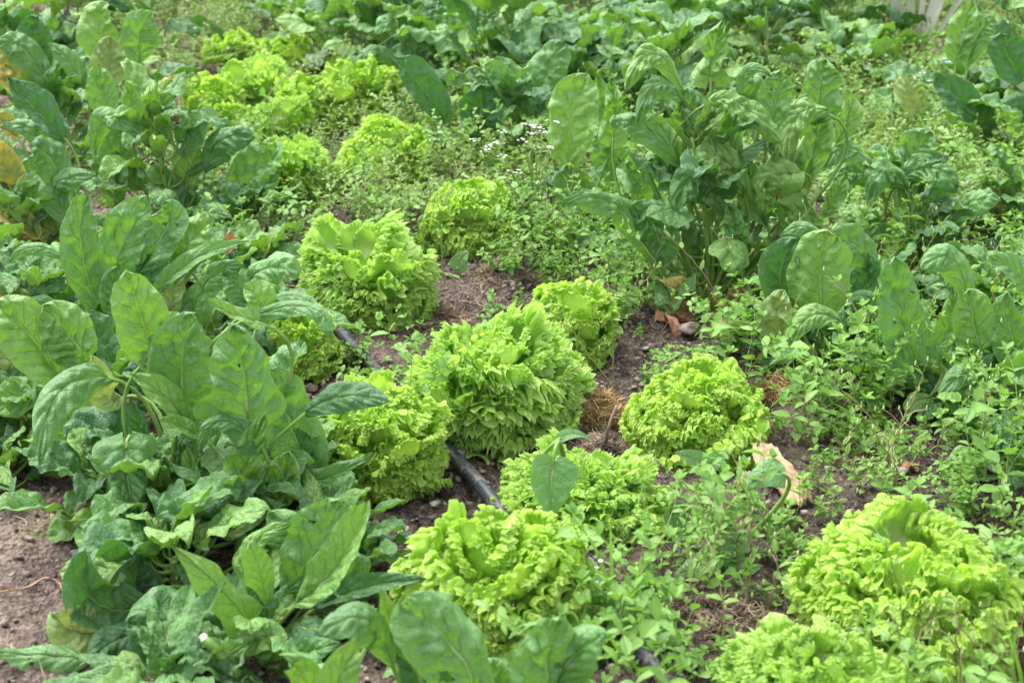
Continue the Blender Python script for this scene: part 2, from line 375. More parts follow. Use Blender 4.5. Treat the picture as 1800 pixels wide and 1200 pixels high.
straw_mound(770, 560, 60, 0.030, 900, M['litter'], 'matted brown root clump right of the tall toothed lettuce')
straw_mound(1295, 1090, 75, 0.030, 900, M['litter'], 'dark matted roots left of the large frilly lettuce at bottom right')
straw_mound(900, 480, 75, 0.020, 700, M['litter'], 'dry matted roots on the soil behind the central lettuces')

def stone(px, py, rpx, label, mat='stone'):
    c = gpt(px, py); s = rpx * pxm(c.y, py); r = np.random.default_rng(px)
    d = np.zeros(len(IV2))
    for q in range(22):
        n = r.normal(size=3); n /= np.linalg.norm(n); d = np.maximum(d, (IV2 @ n) - r.uniform(0.5, 0.8))
    for q in range(5): d += 0.03 * np.sin(IV2 @ r.normal(0, 4, 3) + q)
    for q in range(12): d += 0.018 * np.abs(np.sin(IV2 @ r.normal(0, 9, 3) + q))
    d += 0.03 * r.random(len(IV2))
    V = IV2 * (1 - d[:, None]) * s * np.array([1.1, 0.9, 0.75])
    c.z += s * 0.35
    return tag(ob('stone', make_mesh('stone', V, IF2, M[mat]), loc=c), label, 'stone')
stone(709, 918, 17, 'small pale grey stone on bare soil left of the front frilly lettuce')
stone(762, 882, 12, 'tiny pale stone beside the black hose, behind the grey stone')
stone(645, 905, 10, 'tiny clod-like stone in the shade of the spinach at lower left')
stone(1212, 585, 28, 'dusky brown stone at the foot of the tall spinach plant', 'clod')
stone(546, 676, 17, 'grey-brown stone on soil left of the hose near the spinach', 'clod')
stone(1567, 858, 34, 'broad brown clod of earth behind the large frilly lettuce', 'clod')
stone(785, 905, 10, 'tiny grey stone right next to the hose end')

# ------------------------------------------------------------------ irrigation hose
def catmull(P, n=10):
    P = [np.array(tuple(p), float) for p in P]; P = [2 * P[0] - P[1]] + P + [2 * P[-1] - P[-2]]; out = []
    for i in range(1, len(P) - 2):
        for t in np.linspace(0, 1, n, endpoint=False):
            a, b, c, d = P[i - 1:i + 3]
            out.append(0.5 * ((2 * b) + (-a + c) * t + (2 * a - 5 * b + 4 * c - d) * t * t + (-a + 3 * b - 3 * c + d) * t ** 3))
    out.append(P[-2]); return out
hp = [(330, 290), (400, 358), (470, 430), (500, 462), (535, 505), (600, 592), (648, 645), (690, 690), (745, 750), (800, 812), (845, 862), (905, 930), (980, 1010), (1060, 1090), (1130, 1160), (1190, 1230), (1300, 1370)]
pts = []
for a in hp:
    p = gnd(*a); p.z = 0.045 * 0 + gz(p.x, p.y) * 0.5 + 0.016; pts.append(p)
mb = MB(); path3 = catmull(pts, 10)
mb.tube(path3, 0.0126, 16)
hose = ob('irrigation_hose', mb.build('hose', M['hose'])); tag(hose, 'black polythene watering hose lying on the soil between lettuces', 'hose')

# ------------------------------------------------------------------ spinach leaves
PROF = {  # v, half width
    'o': ([0, .04, .12, .3, .5, .7, .86, .95, 1], [.05, .28, .62, .93, 1, .92, .66, .38, .03]),
    's': ([0, .02, .07, .14, .22, .30, .45, .65, .82, .93, 1], [.06, .45, .98, 1.0, .80, .66, .66, .55, .36, .19, .02]),
    'l': ([0, .06, .2, .45, .7, .88, 1], [.10, .45, .85, 1, .78, .38, .02]),
    'r': ([0, .03, .12, .3, .55, .78, .92, 1], [.06, .5, .86, 1, 1, .82, .5, .03]),
    'h': ([0, .02, .08, .2, .4, .6, .8, .93, 1], [.05, .62, .92, 1, .92, .70, .40, .16, .01])}
def blade(C, N0, halfw, shape, rs, cup=0.22, wave=0.10, puck=1.0, nu=17, nv=44, twist=0.0, lobe=None):
    """C: nv x 3 centre line, N0: wanted normal (upper side)"""
    r = np.random.default_rng(rs)
    v = np.linspace(0, 1, nv); u = np.linspace(-1, 1, nu)
    T = np.gradient(C, axis=0); T /= np.linalg.norm(T, axis=1)[:, None] + 1e-9
    N = np.asarray(N0, float) if np.ndim(N0) == 2 else np.tile(np.array(tuple(N0), float), (nv, 1))
    N = N - T * (N * T).sum(1)[:, None]; N /= np.linalg.norm(N, axis=1)[:, None] + 1e-9
    S = np.cross(T, N)
    if twist:
        a = (twist * (v - 0.3))[:, None]; S, N = S * np.cos(a) + N * np.sin(a), N * np.cos(a) - S * np.sin(a)
    pv, pw = PROF[shape]; vv = np.linspace(0, 1, 200); ww = np.interp(vv, pv, pw)
    kern = np.hanning(15); kern /= kern.sum(); ww = np.convolve(np.pad(ww, 7, mode='edge'), kern, 'valid'); ww[-3:] *= [0.8, .5, .1]
    wv = np.interp(v, vv, ww); ln = np.linalg.norm(np.diff(C, axis=0), axis=1).sum()
    uu, v2 = np.meshgrid(u, v); au = np.abs(uu)
    asym = 1 + 0.10 * np.sin(r.uniform(0, 6)) * np.sign(uu); edge = 1 + 0.05 * np.sin(v2 * r.uniform(9, 15) + r.uniform(0, 6) + 1.5 * np.sign(uu)) * au
    Wd = halfw * wv[:, None] * asym * edge * uu
    h = halfw * wv[:, None] * cup * (au ** 1.4)
    ph = r.uniform(0, 6.28, 6)
    h = h + halfw * wave * au ** 2 * (np.sin(v2 * r.uniform(7, 11) + ph[0] + 1.7 * np.sign(uu)) + 0.5 * np.sin(v2 * 19 + ph[1] + np.sign(uu)))
    pillow = np.abs(np.sin(math.pi * (v2 * 6.5 - au * 1.7 + 0.3))) ** 0.7 * np.sin(math.pi * np.clip(au, 0, 1)) ** 0.7
    h = h + puck * 0.075 * halfw * pillow
    sx, sy = Wd / 0.022 + r.uniform(5, 50), v2 * ln / 0.022 + r.uniform(5, 50)
    h = h + puck * 0.13 * min(halfw, 0.05) * (vnoise(sx, sy, int(rs) % 97) + 0.6 * vnoise(sx * 2.1, sy * 2.1, int(rs) % 89)) * 1.6
    h = h - 0.09 * halfw * np.exp(-(au / 0.07) ** 2)
    lb = (0.20 if shape == 's' else 0.14 if shape == 'h' else 0.03) if lobe is None else lobe
    back = -lb * ln * au ** 2.5 * np.exp(-(v2 / 0.16) ** 2)
    P = C[:, None, :] + S[:, None, :] * Wd[..., None] + N[:, None, :] * h[..., None] + T[:, None, :] * back[..., None]
    UV = np.stack([0.5 + 0.5 * uu, v2], 2).reshape(-1, 2)
    return P.reshape(-1, 3), grid_faces(nu, nv), UV

PLANTS = {}
def plant(key, px, py, label, name='spinach_plant', cat='spinach', group='spinach plants'):
    p = gpt(px, py); PLANTS[key] = (root(name, p, label, cat, group), p); return PLANTS[key]
_lc = [0]
def hero(key, b, m, t, wpx, shape='o', mat='sp', db=0.0, dt=0.0, dm=None, under=False, cup=None, roll=0.0, stalk=True, puck=1.7, label=None, wave=0.10, name='leaf'):
    rt, base = PLANTS[key]; Y0 = base.y; _lc[0] += 1; rs = 1000 + _lc[0]
    if dm is None: dm = 0.5 * (db + dt)
    B, Mm, Tt = atY(*b, Y0 + db), atY(*m, Y0 + dm), atY(*t, Y0 + dt)
    for q in (B, Mm, Tt): q.z = max(q.z, gz(q.x, q.y) + 0.012)
    tt = np.linspace(0, 1, 44); C = through(B, Mm, Tt, tt) - np.array(base[:])
    view = (CAMP - Mm).normalized(); right = Vector((1, 0, 0))
    n0 = (view * 0.75 + Vector((0, 0, 1)) * 0.45 + right * (roll + random.uniform(-.25, .25))).normalized()
    if under: n0 = -n0
    half = 0.5 * wpx * pxm(Y0 + dm, m[1]) * 1.06
    if cup is None: cup = random.choice([0.25, 0.35, -0.2, 0.3, -0.3])
    V, F, UV = blade(C, n0, half, shape, rs, cup=cup, puck=puck, wave=wave * random.uniform(.9, 2.0) if puck > .5 else wave, twist=random.uniform(-.45, .45) if puck > .5 else 0, nu=21, nv=44)
    if puck > .5 and _lc[0] % 4 == 1:       # slug holes
        hr = np.random.default_rng(rs); fc = UV[F].mean(1); keep_ = np.ones(len(F), bool)
        for q in range(hr.integers(1, 4)):
            c_ = (hr.uniform(.2, .8), hr.uniform(.25, .85)); keep_ &= ((fc[:, 0] - c_[0]) / .045) ** 2 + ((fc[:, 1] - c_[1]) / .022) ** 2 > hr.uniform(.5, 1.4)
        F = F[keep_]
    o = ob(name, make_mesh('leaf', V, F, M[mat], UV), rt)
    if label: o['label'] = label
    if stalk:
        d0 = C[0] - C[3]; d0 /= np.linalg.norm(d0) + 1e-9; p0 = C[1]; L = np.linalg.norm(p0)
        q = p0 + d0 * L * 0.45; q[2] = max(q[2], 0.25 * p0[2]); end = np.array([random.uniform(-.012, .012), random.uniform(-.012, .012), -0.005])
        s = MB(); s.tube(bez(end, q, p0, np.linspace(0, 1, 10)), [0.0050, 0.0038, 0.0026], 7)
        ob('leaf_stalk', s.build('leaf_stalk', M['stalk']), o)
    return o

# shared templates for the mass of leaves
def leaf_template(i):
    r = random.Random(i); L = 1.0; bend = r.uniform(0.3, 1.9); shape = r.choice('ooosslr')
    t = np.linspace(0, 1, 34); a = bend * t ** 1.4; ds = 1 / 33
    y = np.concatenate([[0], np.cumsum(np.cos(a[:-1]) * ds)]); z = -np.concatenate([[0], np.cumsum(np.sin(a[:-1]) * ds)])
    xo = 0.10 * r.uniform(-1, 1) * t ** 2
    C = np.stack([xo, y, z], 1)
    T = np.gradient(C, axis=0); N = np.stack([0 * t, -T[:, 2], T[:, 1]], 1)
    half = {'o': .30, 's': .30, 'l': .17, 'r': .34}[shape] * r.uniform(0.85, 1.15)
    V, F, UV = blade(C * 0.16, N, half * 0.16, shape, 500 + i, cup=r.choice([.35, .5, -.25, -.35, .2]), wave=r.uniform(.12, .24), puck=r.uniform(1.2, 2.8), nu=15, nv=34, twist=r.uniform(-.8, .8))
    ms = [make_mesh('leaf', V, F, M[k], UV) for k in ('sp', 'sl', 'sd', 'py', 'ye')]
    return dict(zip(('sp', 'sl', 'sd', 'py', 'ye'), ms))
TPL = [leaf_template(i) for i in range(30)]
def stalk_template(i):
    r = random.Random(90 + i); s = MB(); d = r.uniform(-.1, .1)
    s.tube([(d * (1 - t) ** 2 * 0.6, -t_, -0.10 * math.sin(3.14 * t) * 1.0) for t_, t in [(q / 7 * 1.0, q / 7) for q in range(8)]], [0.016, 0.024, 0.032], 6)
    return s.build('leaf_stalk', M['stalk'])
STK = [stalk_template(i) for i in range(4)]
def frame(dirv, nrm, org, s=1.0):
    Yv = dirv.normalized(); Z = (nrm - Yv * nrm.dot(Yv)).normalized(); Xv = Yv.cross(Z)
    Mx = Matrix((Xv * s, Yv * s, Z * s)).transposed().to_4x4(); Mx.translation = org; return Mx
def rosette(rt, n, size, seed, spread=1.0, tall=0.0, mats=('sp', 'sp', 'sd', 'sl'), az=None, lmin=0.6, stalks=True, low=False):
    """auto leaves around the plant root; tall>0 puts leaves up a central stem"""
    r = random.Random(seed)
    if tall > 0:
        s = MB(); lean = (r.uniform(-.15, .15) * tall, r.uniform(-.1, .1) * tall)
        s.tube([(lean[0] * t * t, lean[1] * t * t, tall * t) for t in np.linspace(0, 1, 9)], [0.008, 0.0065, 0.004], 8)
        ob('stem', s.build('stem', M['stalk']), rt)
    for i in range(n):
        t = (i + 0.5) / n; a = i * 2.39996 + r.uniform(-.35, .35) if az is None else r.uniform(*az)
        th = R((14 + 62 * t ** 0.8) * spread + r.uniform(-8, 8)); 
        if low: th = R(r.uniform(45, 78))
        L = size * r.uniform(lmin, 1.05) * (0.75 + 0.25 * t); k = r.choice(mats)
        dirv = Vector((math.sin(th) * math.cos(a), math.sin(th) * math.sin(a), math.cos(th))); nrm = Vector((-math.cos(th) * math.cos(a), -math.cos(th) * math.sin(a), math.sin(th)))
        nrm = nrm + Vector((r.uniform(-.4, .4), r.uniform(-.4, .4), 0))
        if tall > 0:
            hz = tall * (1 - t * 0.92); org = Vector((0, 0, hz)) + Vector((lean[0] * (hz / tall) ** 2, lean[1] * (hz / tall) ** 2, 0)); pl = L * (0.25 + 0.55 * t)
        else: org = Vector((0, 0, 0.0)); pl = L * r.uniform(0.45, 0.8)
        org = org + dirv * pl
        if org.z < 0.015: org.z = 0.015
        o = ob('leaf', r.choice(TPL)[k], rt, frame(dirv, nrm, org, L / 0.16))
        if stalks:
            st = ob('leaf_stalk', r.choice(STK), o); st.scale = (.16, .16 * pl / L, .16)
    return rt

# ------------------------------------------------------------------ the left-hand spinach row
plant('A', 830, 1370, 'blurred spinach plant in the very foreground at bottom centre')
hero('A', (850, 1260), (795, 1135), (700, 1062), 140, 'o', 'sp', .02, -.02, cup=-.3)
hero('A', (965, 1275), (962, 1165), (985, 1078), 190, 's', 'sp', .03, .0, cup=-.2)
hero('A', (960, 1230), (1010, 1150), (1070, 1118), 80, 'o', 'sp', .03, -.02, cup=-.2)
hero('A', (690, 1170), (640, 1090), (560, 1118), 70, 'o', 'sp', .02, -.04, cup=-.3)
hero('A', (600, 1290), (595, 1190), (665, 1108), 70, 'l', 'sl', .02, .0)
hero('A', (700, 1170), (685, 1090), (668, 1035), 34, 'l', 'sl', .04, .02)
hero('A', (720, 1160), (700, 1100), (712, 1045), 30, 'l', 'sl', .04, .04)
hero('A', (760, 1290), (740, 1190), (690, 1130), 90, 'o', 'sd', .05, .05)
hero('A', (560, 1290), (540, 1200), (500, 1150), 60, 'l', 'sl', .05, .0)
hero('A', (900, 1290), (870, 1210), (850, 1160), 80, 'o', 'sp', .08, .08)
rosette(PLANTS['A'][0], 8, 0.14, 3, low=True)

plant('B', 455, 1135, 'light green spinach plant at lower left in front of the bare path')
hero('B', (446, 1105), (385, 1030), (302, 960), 96, 's', 'sl', -.01, -.07, under=True, cup=.3, puck=.5)
hero('B', (470, 1062), (457, 1000), (436, 954), 50, 'o', 'sl', .0, -.02, under=True, puck=.6)
hero('B', (505, 1040), (560, 955), (600, 876), 100, 'o', 'sp', .07, .06)
hero('B', (525, 1060), (600, 985), (642, 882), 74, 'o', 'sl', .02, .0, cup=.6)
hero('B', (400, 1120), (315, 1105), (224, 1090), 150, 'r', 'sd', .0, -.05, cup=-.35)
hero('B', (262, 1060), (170, 1060), (150, 962), 105, 'o', 'sd', .06, .0, cup=.5)
hero('B', (270, 1040), (240, 1040), (250, 975), 90, 'o', 'sd', .10, .10, cup=.5)
hero('B', (560, 1066), (650, 1030), (757, 1018), 40, 'l', 'sd', .04, .0, cup=.5)
hero('B', (640, 1060), (600, 1020), (560, 1000), 110, 'o', 'sp', .10, .05, cup=.3)
hero('B', (175, 1115), (130, 1105), (90, 1075), 88, 'r', 'py', .0, -.03, label='pale mottled half-withered leaf on the bare path')
hero('B', (265, 1105), (205, 1125), (165, 1182), 58, 'o', 'sd', .0, -.06, cup=-.3)
hero('B', (470, 1160), (460, 1120), (400, 1160), 70, 'l', 'sl', -.06, -.10)
hero('B', (490, 1180), (540, 1150), (600, 1130), 60, 'l', 'sp', -.06, -.10)
hero('B', (380, 1200), (400, 1165), (365, 1140), 60, 'l', 'sd', -.04, -.04)
hero('B', (160, 1215), (80, 1180), (-10, 1195), 55, 'l', 'sp', -.06, -.08, cup=-.4)
hero('B', (530, 1185), (570, 1140), (575, 1180), 60, 'o', 'sd', -.03, -.05)
hero('B', (430, 1000), (450, 950), (510, 920), 60, 's', 'sl', .06, .05)
hero('B', (480, 1010), (510, 950), (470, 900), 80, 'o', 'sp', .12, .12)
rosette(PLANTS['B'][0], 12, 0.15, 5, low=True)
s = MB(); q0 = PLANTS['B'][1]; e = atY(358, 1122, q0.y - 0.10); st0 = gpt(440, 1215)
s.tube(bez(st0, (st0 + e) * .5 + Vector((0, 0, .01)), e, np.linspace(0, 1, 8)), [0.0085, 0.0068], 10)
cs = ob('cut_stalk', s.build('cut_stalk', M['stalk'])); tag(cs, 'thick pale green stalk cut off bluntly, jutting up at lower left', 'stalk')
s = MB(); dv = (e - st0).normalized(); s.tube([e, e + dv * 0.004, e + dv * 0.006], [0.0070, 0.0066, 0.004], 10); ob('cut_end', s.build('cut_end', M['cut']), cs)

plant('C', 300, 930, 'large leafy spinach plant filling the lower left of the picture')
H = [((433, 728), (428, 645), (402, 568), 158, 's', 'sp', -.04, -.06, -.25), ((335, 735), (318, 640), (346, 550), 112, 'o', 'sp', .02, .0, .2),
     ((285, 660), (250, 560), (222, 476), 92, 'o', 'sl', .08, .05, .3), ((195, 665), (105, 690), (70, 820), 70, 'l', 'sp', .05, -.10, -.3),
     ((250, 640), (310, 590), (350, 560), 60, 'l', 'sl', .06, .05, .2),
     ((345, 770), (290, 700), (228, 656), 52, 'l', 'sl', .0, -.03, .5), ((450, 565), (400, 548), (362, 522), 38, 's', 'sl', .05, .03, .5),
     ((452, 575), (455, 530), (428, 503), 56, 'o', 'sl', .08, .08, .3), ((430, 562), (545, 540), (582, 608), 34, 'l', 'sp', .06, .0, -.4),
     ((440, 545), (520, 520), (568, 562), 26, 'l', 'sp', .10, .05, -.4), ((548, 850), (508, 740), (462, 648), 105, 'o', 'sp', .05, .05, .3),
     ((535, 728), (600, 697), (684, 706), 56, 'o', 'sd', .0, -.03, -.3), ((258, 810), (246, 755), (232, 703), 50, 's', 'sd', .03, .03, .4),
     ((250, 850), (180, 760), (135, 790), 95, 'o', 'sd', .10, .05, .3), ((355, 770), (312, 747), (280, 738), 30, 'l', 'sl', -.03, -.05, .5),
     ((450, 775), (385, 742), (352, 795), 60, 's', 'sp', -.06, -.09, -.3), ((412, 885), (435, 805), (470, 722), 92, 's', 'sl', -.05, -.06, .3),
     ((222, 785), (225, 850), (243, 925), 108, 's', 'sp', -.02, -.09, -.25), ((258, 880), (240, 850), (160, 810), 60, 'o', 'sp', .0, -.04, .4),
     ((362, 935), (342, 850), (328, 786), 60, 's', 'sp', -.03, -.03, .4), ((240, 925), (195, 918), (152, 905), 58, 'o', 'ye', .02, -.01, .4),
     ((335, 955), (258, 915), (214, 975), 52, 's', 'sl', -.05, -.11, -.3), ((505, 860), (585, 835), (660, 795), 52, 's', 'sp', .02, .0, .3),
     ((390, 1000), (370, 900), (340, 880), 80, 'o', 'sp', .0, .0, .3), ((450, 920), (490, 860), (505, 790), 70, 'o', 'sl', -.02, -.02, .4),
     ((500, 935), (530, 860), (500, 800), 90, 'o', 'sp', .04, .04, .3), ((420, 960), (455, 880), (445, 830), 100, 'o', 'sp', .04, .04, .3),
     ((300, 900), (280, 840), (300, 780), 110, 'o', 'sd', .10, .10, .3), ((560, 905), (590, 870), (600, 850), 60, 'o', 'sd', .06, .06, .3),
     ((330, 1000), (300, 960), (285, 985), 60, 's', 'sl', -.03, -.06, .4), ((210, 700), (180, 690), (160, 625), 60, 'o', 'py', .12, .08, .3),
     ((130, 790), (120, 740), (110, 660), 90, 'o', 'sl', .12, .12, .3), ((385, 720), (400, 680), (300, 640), 80, 's', 'sd', .12, .12, .3)]
for h_ in H: hero('C', *h_[:6], h_[6], h_[7], cup=h_[8])
rosette(PLANTS['C'][0], 16, 0.16, 208, spread=.8, az=(-.3, 3.5))
rosette(PLANTS['C'][0], 10, 0.12, 209, spread=1.0)
rosette(PLANTS['C'][0], 16, 0.17, 8, low=True)

plant('D', 40, 800, 'yellowish pale spinach plant at the left edge above the bare path')
H = [((100, 660), (50, 585), (-12, 530), 100, 'r', 'sl', .02, .0, .4), ((150, 640), (125, 590), (74, 536), 100, 'o', 'sl', .04, .02, -.2),
     ((78, 690), (40, 700), (-20, 716), 72, 'o', 'sl', .0, -.04, .3), ((-25, 835), (50, 868), (127, 908), 88, 's', 'sl', .02, -.05, -.2),
     ((70, 740), (20, 640), (-10, 600), 110, 'o', 'py', .06, .06, .3), ((40, 860), (20, 790), (70, 765), 80, 'o', 'ye', .02, .02, .3),
     ((140, 860), (120, 830), (80, 850), 60, 'o', 'sl', .04, -.02, -.3), ((20, 770), (10, 720), (40, 700), 70, 'o', 'sp', .0, .0, .4), ((150, 720), (120, 700), (50, 680), 80, 'r', 'sl', .08, .04, .4)]
for h_ in H: hero('D', *h_[:6], h_[6], h_[7], cup=h_[8])
rosette(PLANTS['D'][0], 12, 0.14, 278, spread=.8, az=(0, 3.14))
rosette(PLANTS['D'][0], 6, 0.11, 318)
rosette(PLANTS['D'][0], 14, 0.16, 12, low=True, mats=('sl', 'sp', 'py', 'sp'))

plant('E', 300, 660, 'dark green spinach plant beside the hose, left of the tall toothed lettuce')
H = [((180, 560), (143, 440), (152, 338), 72, 'o', 'sp', .05, .05, .3), ((190, 520), (215, 430), (262, 345), 82, 'o', 'sp', .08, .08, .3),
     ((245, 480), (290, 400), (285, 358), 70, 'o', 'sp', .06, .06, .2), ((300, 490), (338, 425), (372, 388), 68, 'o', 'sl', .06, .06, .3),
     ((273, 515), (345, 455), (438, 424), 32, 'l', 'sp', .02, -.02, .5), ((335, 560), (372, 490), (432, 468), 76, 's', 'sp', .02, .0, -.2),
     ((215, 560), (200, 520), (205, 468), 46, 'o', 'sp', .03, .03, .3), ((250, 520), (265, 470), (258, 448), 50, 'o', 'sd', .06, .06, .3),
     ((440, 540), (420, 500), (390, 480), 60, 'o', 'sp', .0, .0, .3), ((430, 500), (480, 470), (520, 492), 60, 'o', 'sp', .0, -.04, -.3),
     ((390, 440), (400, 430), (405, 405), 24, 'o', 'ro', .05, .05, .2), ((130, 560), (80, 535), (30, 545), 45, 'l', 'sp', .05, .0, -.3),
     ((125, 502), (80, 498), (32, 520), 40, 'o', 'sp', .1, .08, -.3), ((120, 455), (60, 434), (15, 462), 26, 'l', 'sp', .12, .10, -.5),
     ((300, 560), (305, 510), (330, 480), 46, 'l', 'py', .02, .02, .3), ((500, 560), (450, 520), (400, 530), 60, 'o', 'sd', .03, .0, .2),
     ((330, 470), (300, 420), (340, 370), 80, 'o', 'sd', .12, .12, .3), ((60, 560), (30, 525), (-5, 518), 40, 'o', 'ye', .08, .06, .2)]
for h_ in H: hero('E', *h_[:6], h_[6], h_[7], cup=h_[8])
rosette(PLANTS['E'][0], 12, 0.14, 279, spread=.8, az=(0, 3.14))
rosette(PLANTS['E'][0], 6, 0.11, 319)
rosette(PLANTS['E'][0], 18, 0.17, 15, low=True)

plant('F', 40, 480, 'old spinach plant with yellow and orange leaves at the left edge')
H = [((70, 420), (30, 385), (-10, 378), 40, 'o', 'ye', .0, .0, .3), ((35, 340), (15, 295), (-10, 250), 50, 'o', 'ye', .05, .05, .3),
     ((30, 240), (10, 215), (-5, 200), 30, 'o', 'ye', .1, .1, .2), ((115, 345), (90, 280), (52, 258), 72, 'o', 'sp', .03, .0, -.3),
     ((130, 400), (100, 330), (165, 308), 50, 'o', 'sp', .0, .0, -.3), ((90, 400), (50, 350), (20, 330), 60, 'o', 'sl', .04, .03, .3),
     ((60, 450), (30, 410), (-20, 415), 60, 'o', 'sl', .0, .0, .3), ((110, 430), (70, 400), (40, 420), 60, 'o', 'ye', .03, .0, .3),
     ((115, 245), (55, 185), (10, 138), 60, 'l', 'sd', .1, .1, .5), ((120, 300), (60, 230), (0, 225), 40, 'l', 'sp', .08, .08, -.3), ((50, 480), (20, 450), (0, 440), 40, 'o', 'ye', .0, .0, .2)]
for h_ in H: hero('F', *h_[:6], h_[6], h_[7], cup=h_[8])
rosette(PLANTS['F'][0], 12, 0.14, 280, spread=.8, az=(0, 3.14))
rosette(PLANTS['F'][0], 6, 0.11, 320)
rosette(PLANTS['F'][0], 18, 0.17, 18, low=True, mats=('sl', 'sp', 'ye', 'sp'))

plant('G', 300, 400, 'bolting spinach plant left of the lettuces with curled upper leaves')
H = [((165, 268), (186, 205), (238, 232), 44, 'o', 'sp', .0, -.03, -.3), ((300, 250), (262, 210), (310, 168), 46, 'o', 'sp', .02, .02, .4),
     ((318, 275), (345, 230), (330, 196), 40, 'o', 'sp', .0, .0, .2), ((362, 300), (392, 246), (447, 243), 56, 'o', 'sd', .0, -.02, -.3),
     ((385, 360), (458, 300), (485, 250), 88, 'o', 'sp', .05, .02, .4), ((400, 400), (455, 345), (488, 305), 70, 's', 'sp', .0, -.03, .4),
     ((300, 350), (330, 300), (350, 250), 60, 'o', 'sl', .03, .03, .3), ((250, 330), (210, 280), (230, 220), 60, 'o', 'sp', .05, .05, .3),
     ((350, 400), (330, 350), (360, 320), 70, 'o', 'sl', .03, .03, .3), ((200, 370), (190, 300), (150, 280), 60, 'o', 'sp', .03, .03, .3),
     ((230, 210), (230, 170), (228, 133), 50, 's', 'sl', .1, .1, .2), ((192, 218), (180, 160), (163, 118), 52, 'o', 'sp', .12, .12, .3),
     ((280, 190), (260, 160), (235, 130), 36, 'o', 'sp', .1, .1, .3), ((270, 165), (300, 150), (328, 138), 26, 'o', 'ye', .1, .1, .2),
     ((310, 380), (290, 330), (250, 320), 60, 'o', 'sp', .0, .0, .3), ((360, 470), (400, 400), (390, 350), 70, 'o', 'sp', .05, .05, .3)]
for h_ in H: hero('G', *h_[:6], h_[6], h_[7], cup=h_[8])
rosette(PLANTS['G'][0], 20, 0.17, 21, tall=0.30)

plant('H', 110, 300, 'dense spinach plant at the upper left edge with arching leaves')
H = [((85, 160), (42, 88), (-5, 80), 56, 'o', 'sp', .0, .0, -.3), ((78, 140), (65, 70), (54, 26), 60, 'o', 'sd', .08, .08, .3), ((152, 165), (120, 105), (80, 78), 36, 'l', 'sp', .02, .02, -.3),
     ((190, 110), (178, 50), (186, 4), 72, 'o', 'sl', .1, .1, .3), ((192, 155), (190, 108), (197, 64), 60, 'o', 'py', .05, .05, .2), ((245, 110), (245, 60), (268, 22), 66, 'o', 'sp', .12, .12, .3),
     ((60, 200), (20, 120), (5, 125), 60, 'o', 'ye', .02, .02, .3), ((130, 210), (110, 150), (100, 110), 60, 'o', 'sp', .05, .05, .3)]
for h_ in H: hero('H', *h_[:6], h_[6], h_[7], cup=h_[8])
rosette(PLANTS['H'][0], 22, 0.18, 24, tall=0.2)

for k_, n_, s_, sp_, tl_ in (('C', 10, .13, .9, .10), ('B', 5, .11, 1.0, .04), ('D', 10, .15, .9, .08), ('E', 14, .14, .9, .10), ('F', 14, .15, .9, .15)):
    rosette(PLANTS[k_][0], n_, s_, 300 + ord(k_), spread=sp_, tall=tl_, lmin=.5)
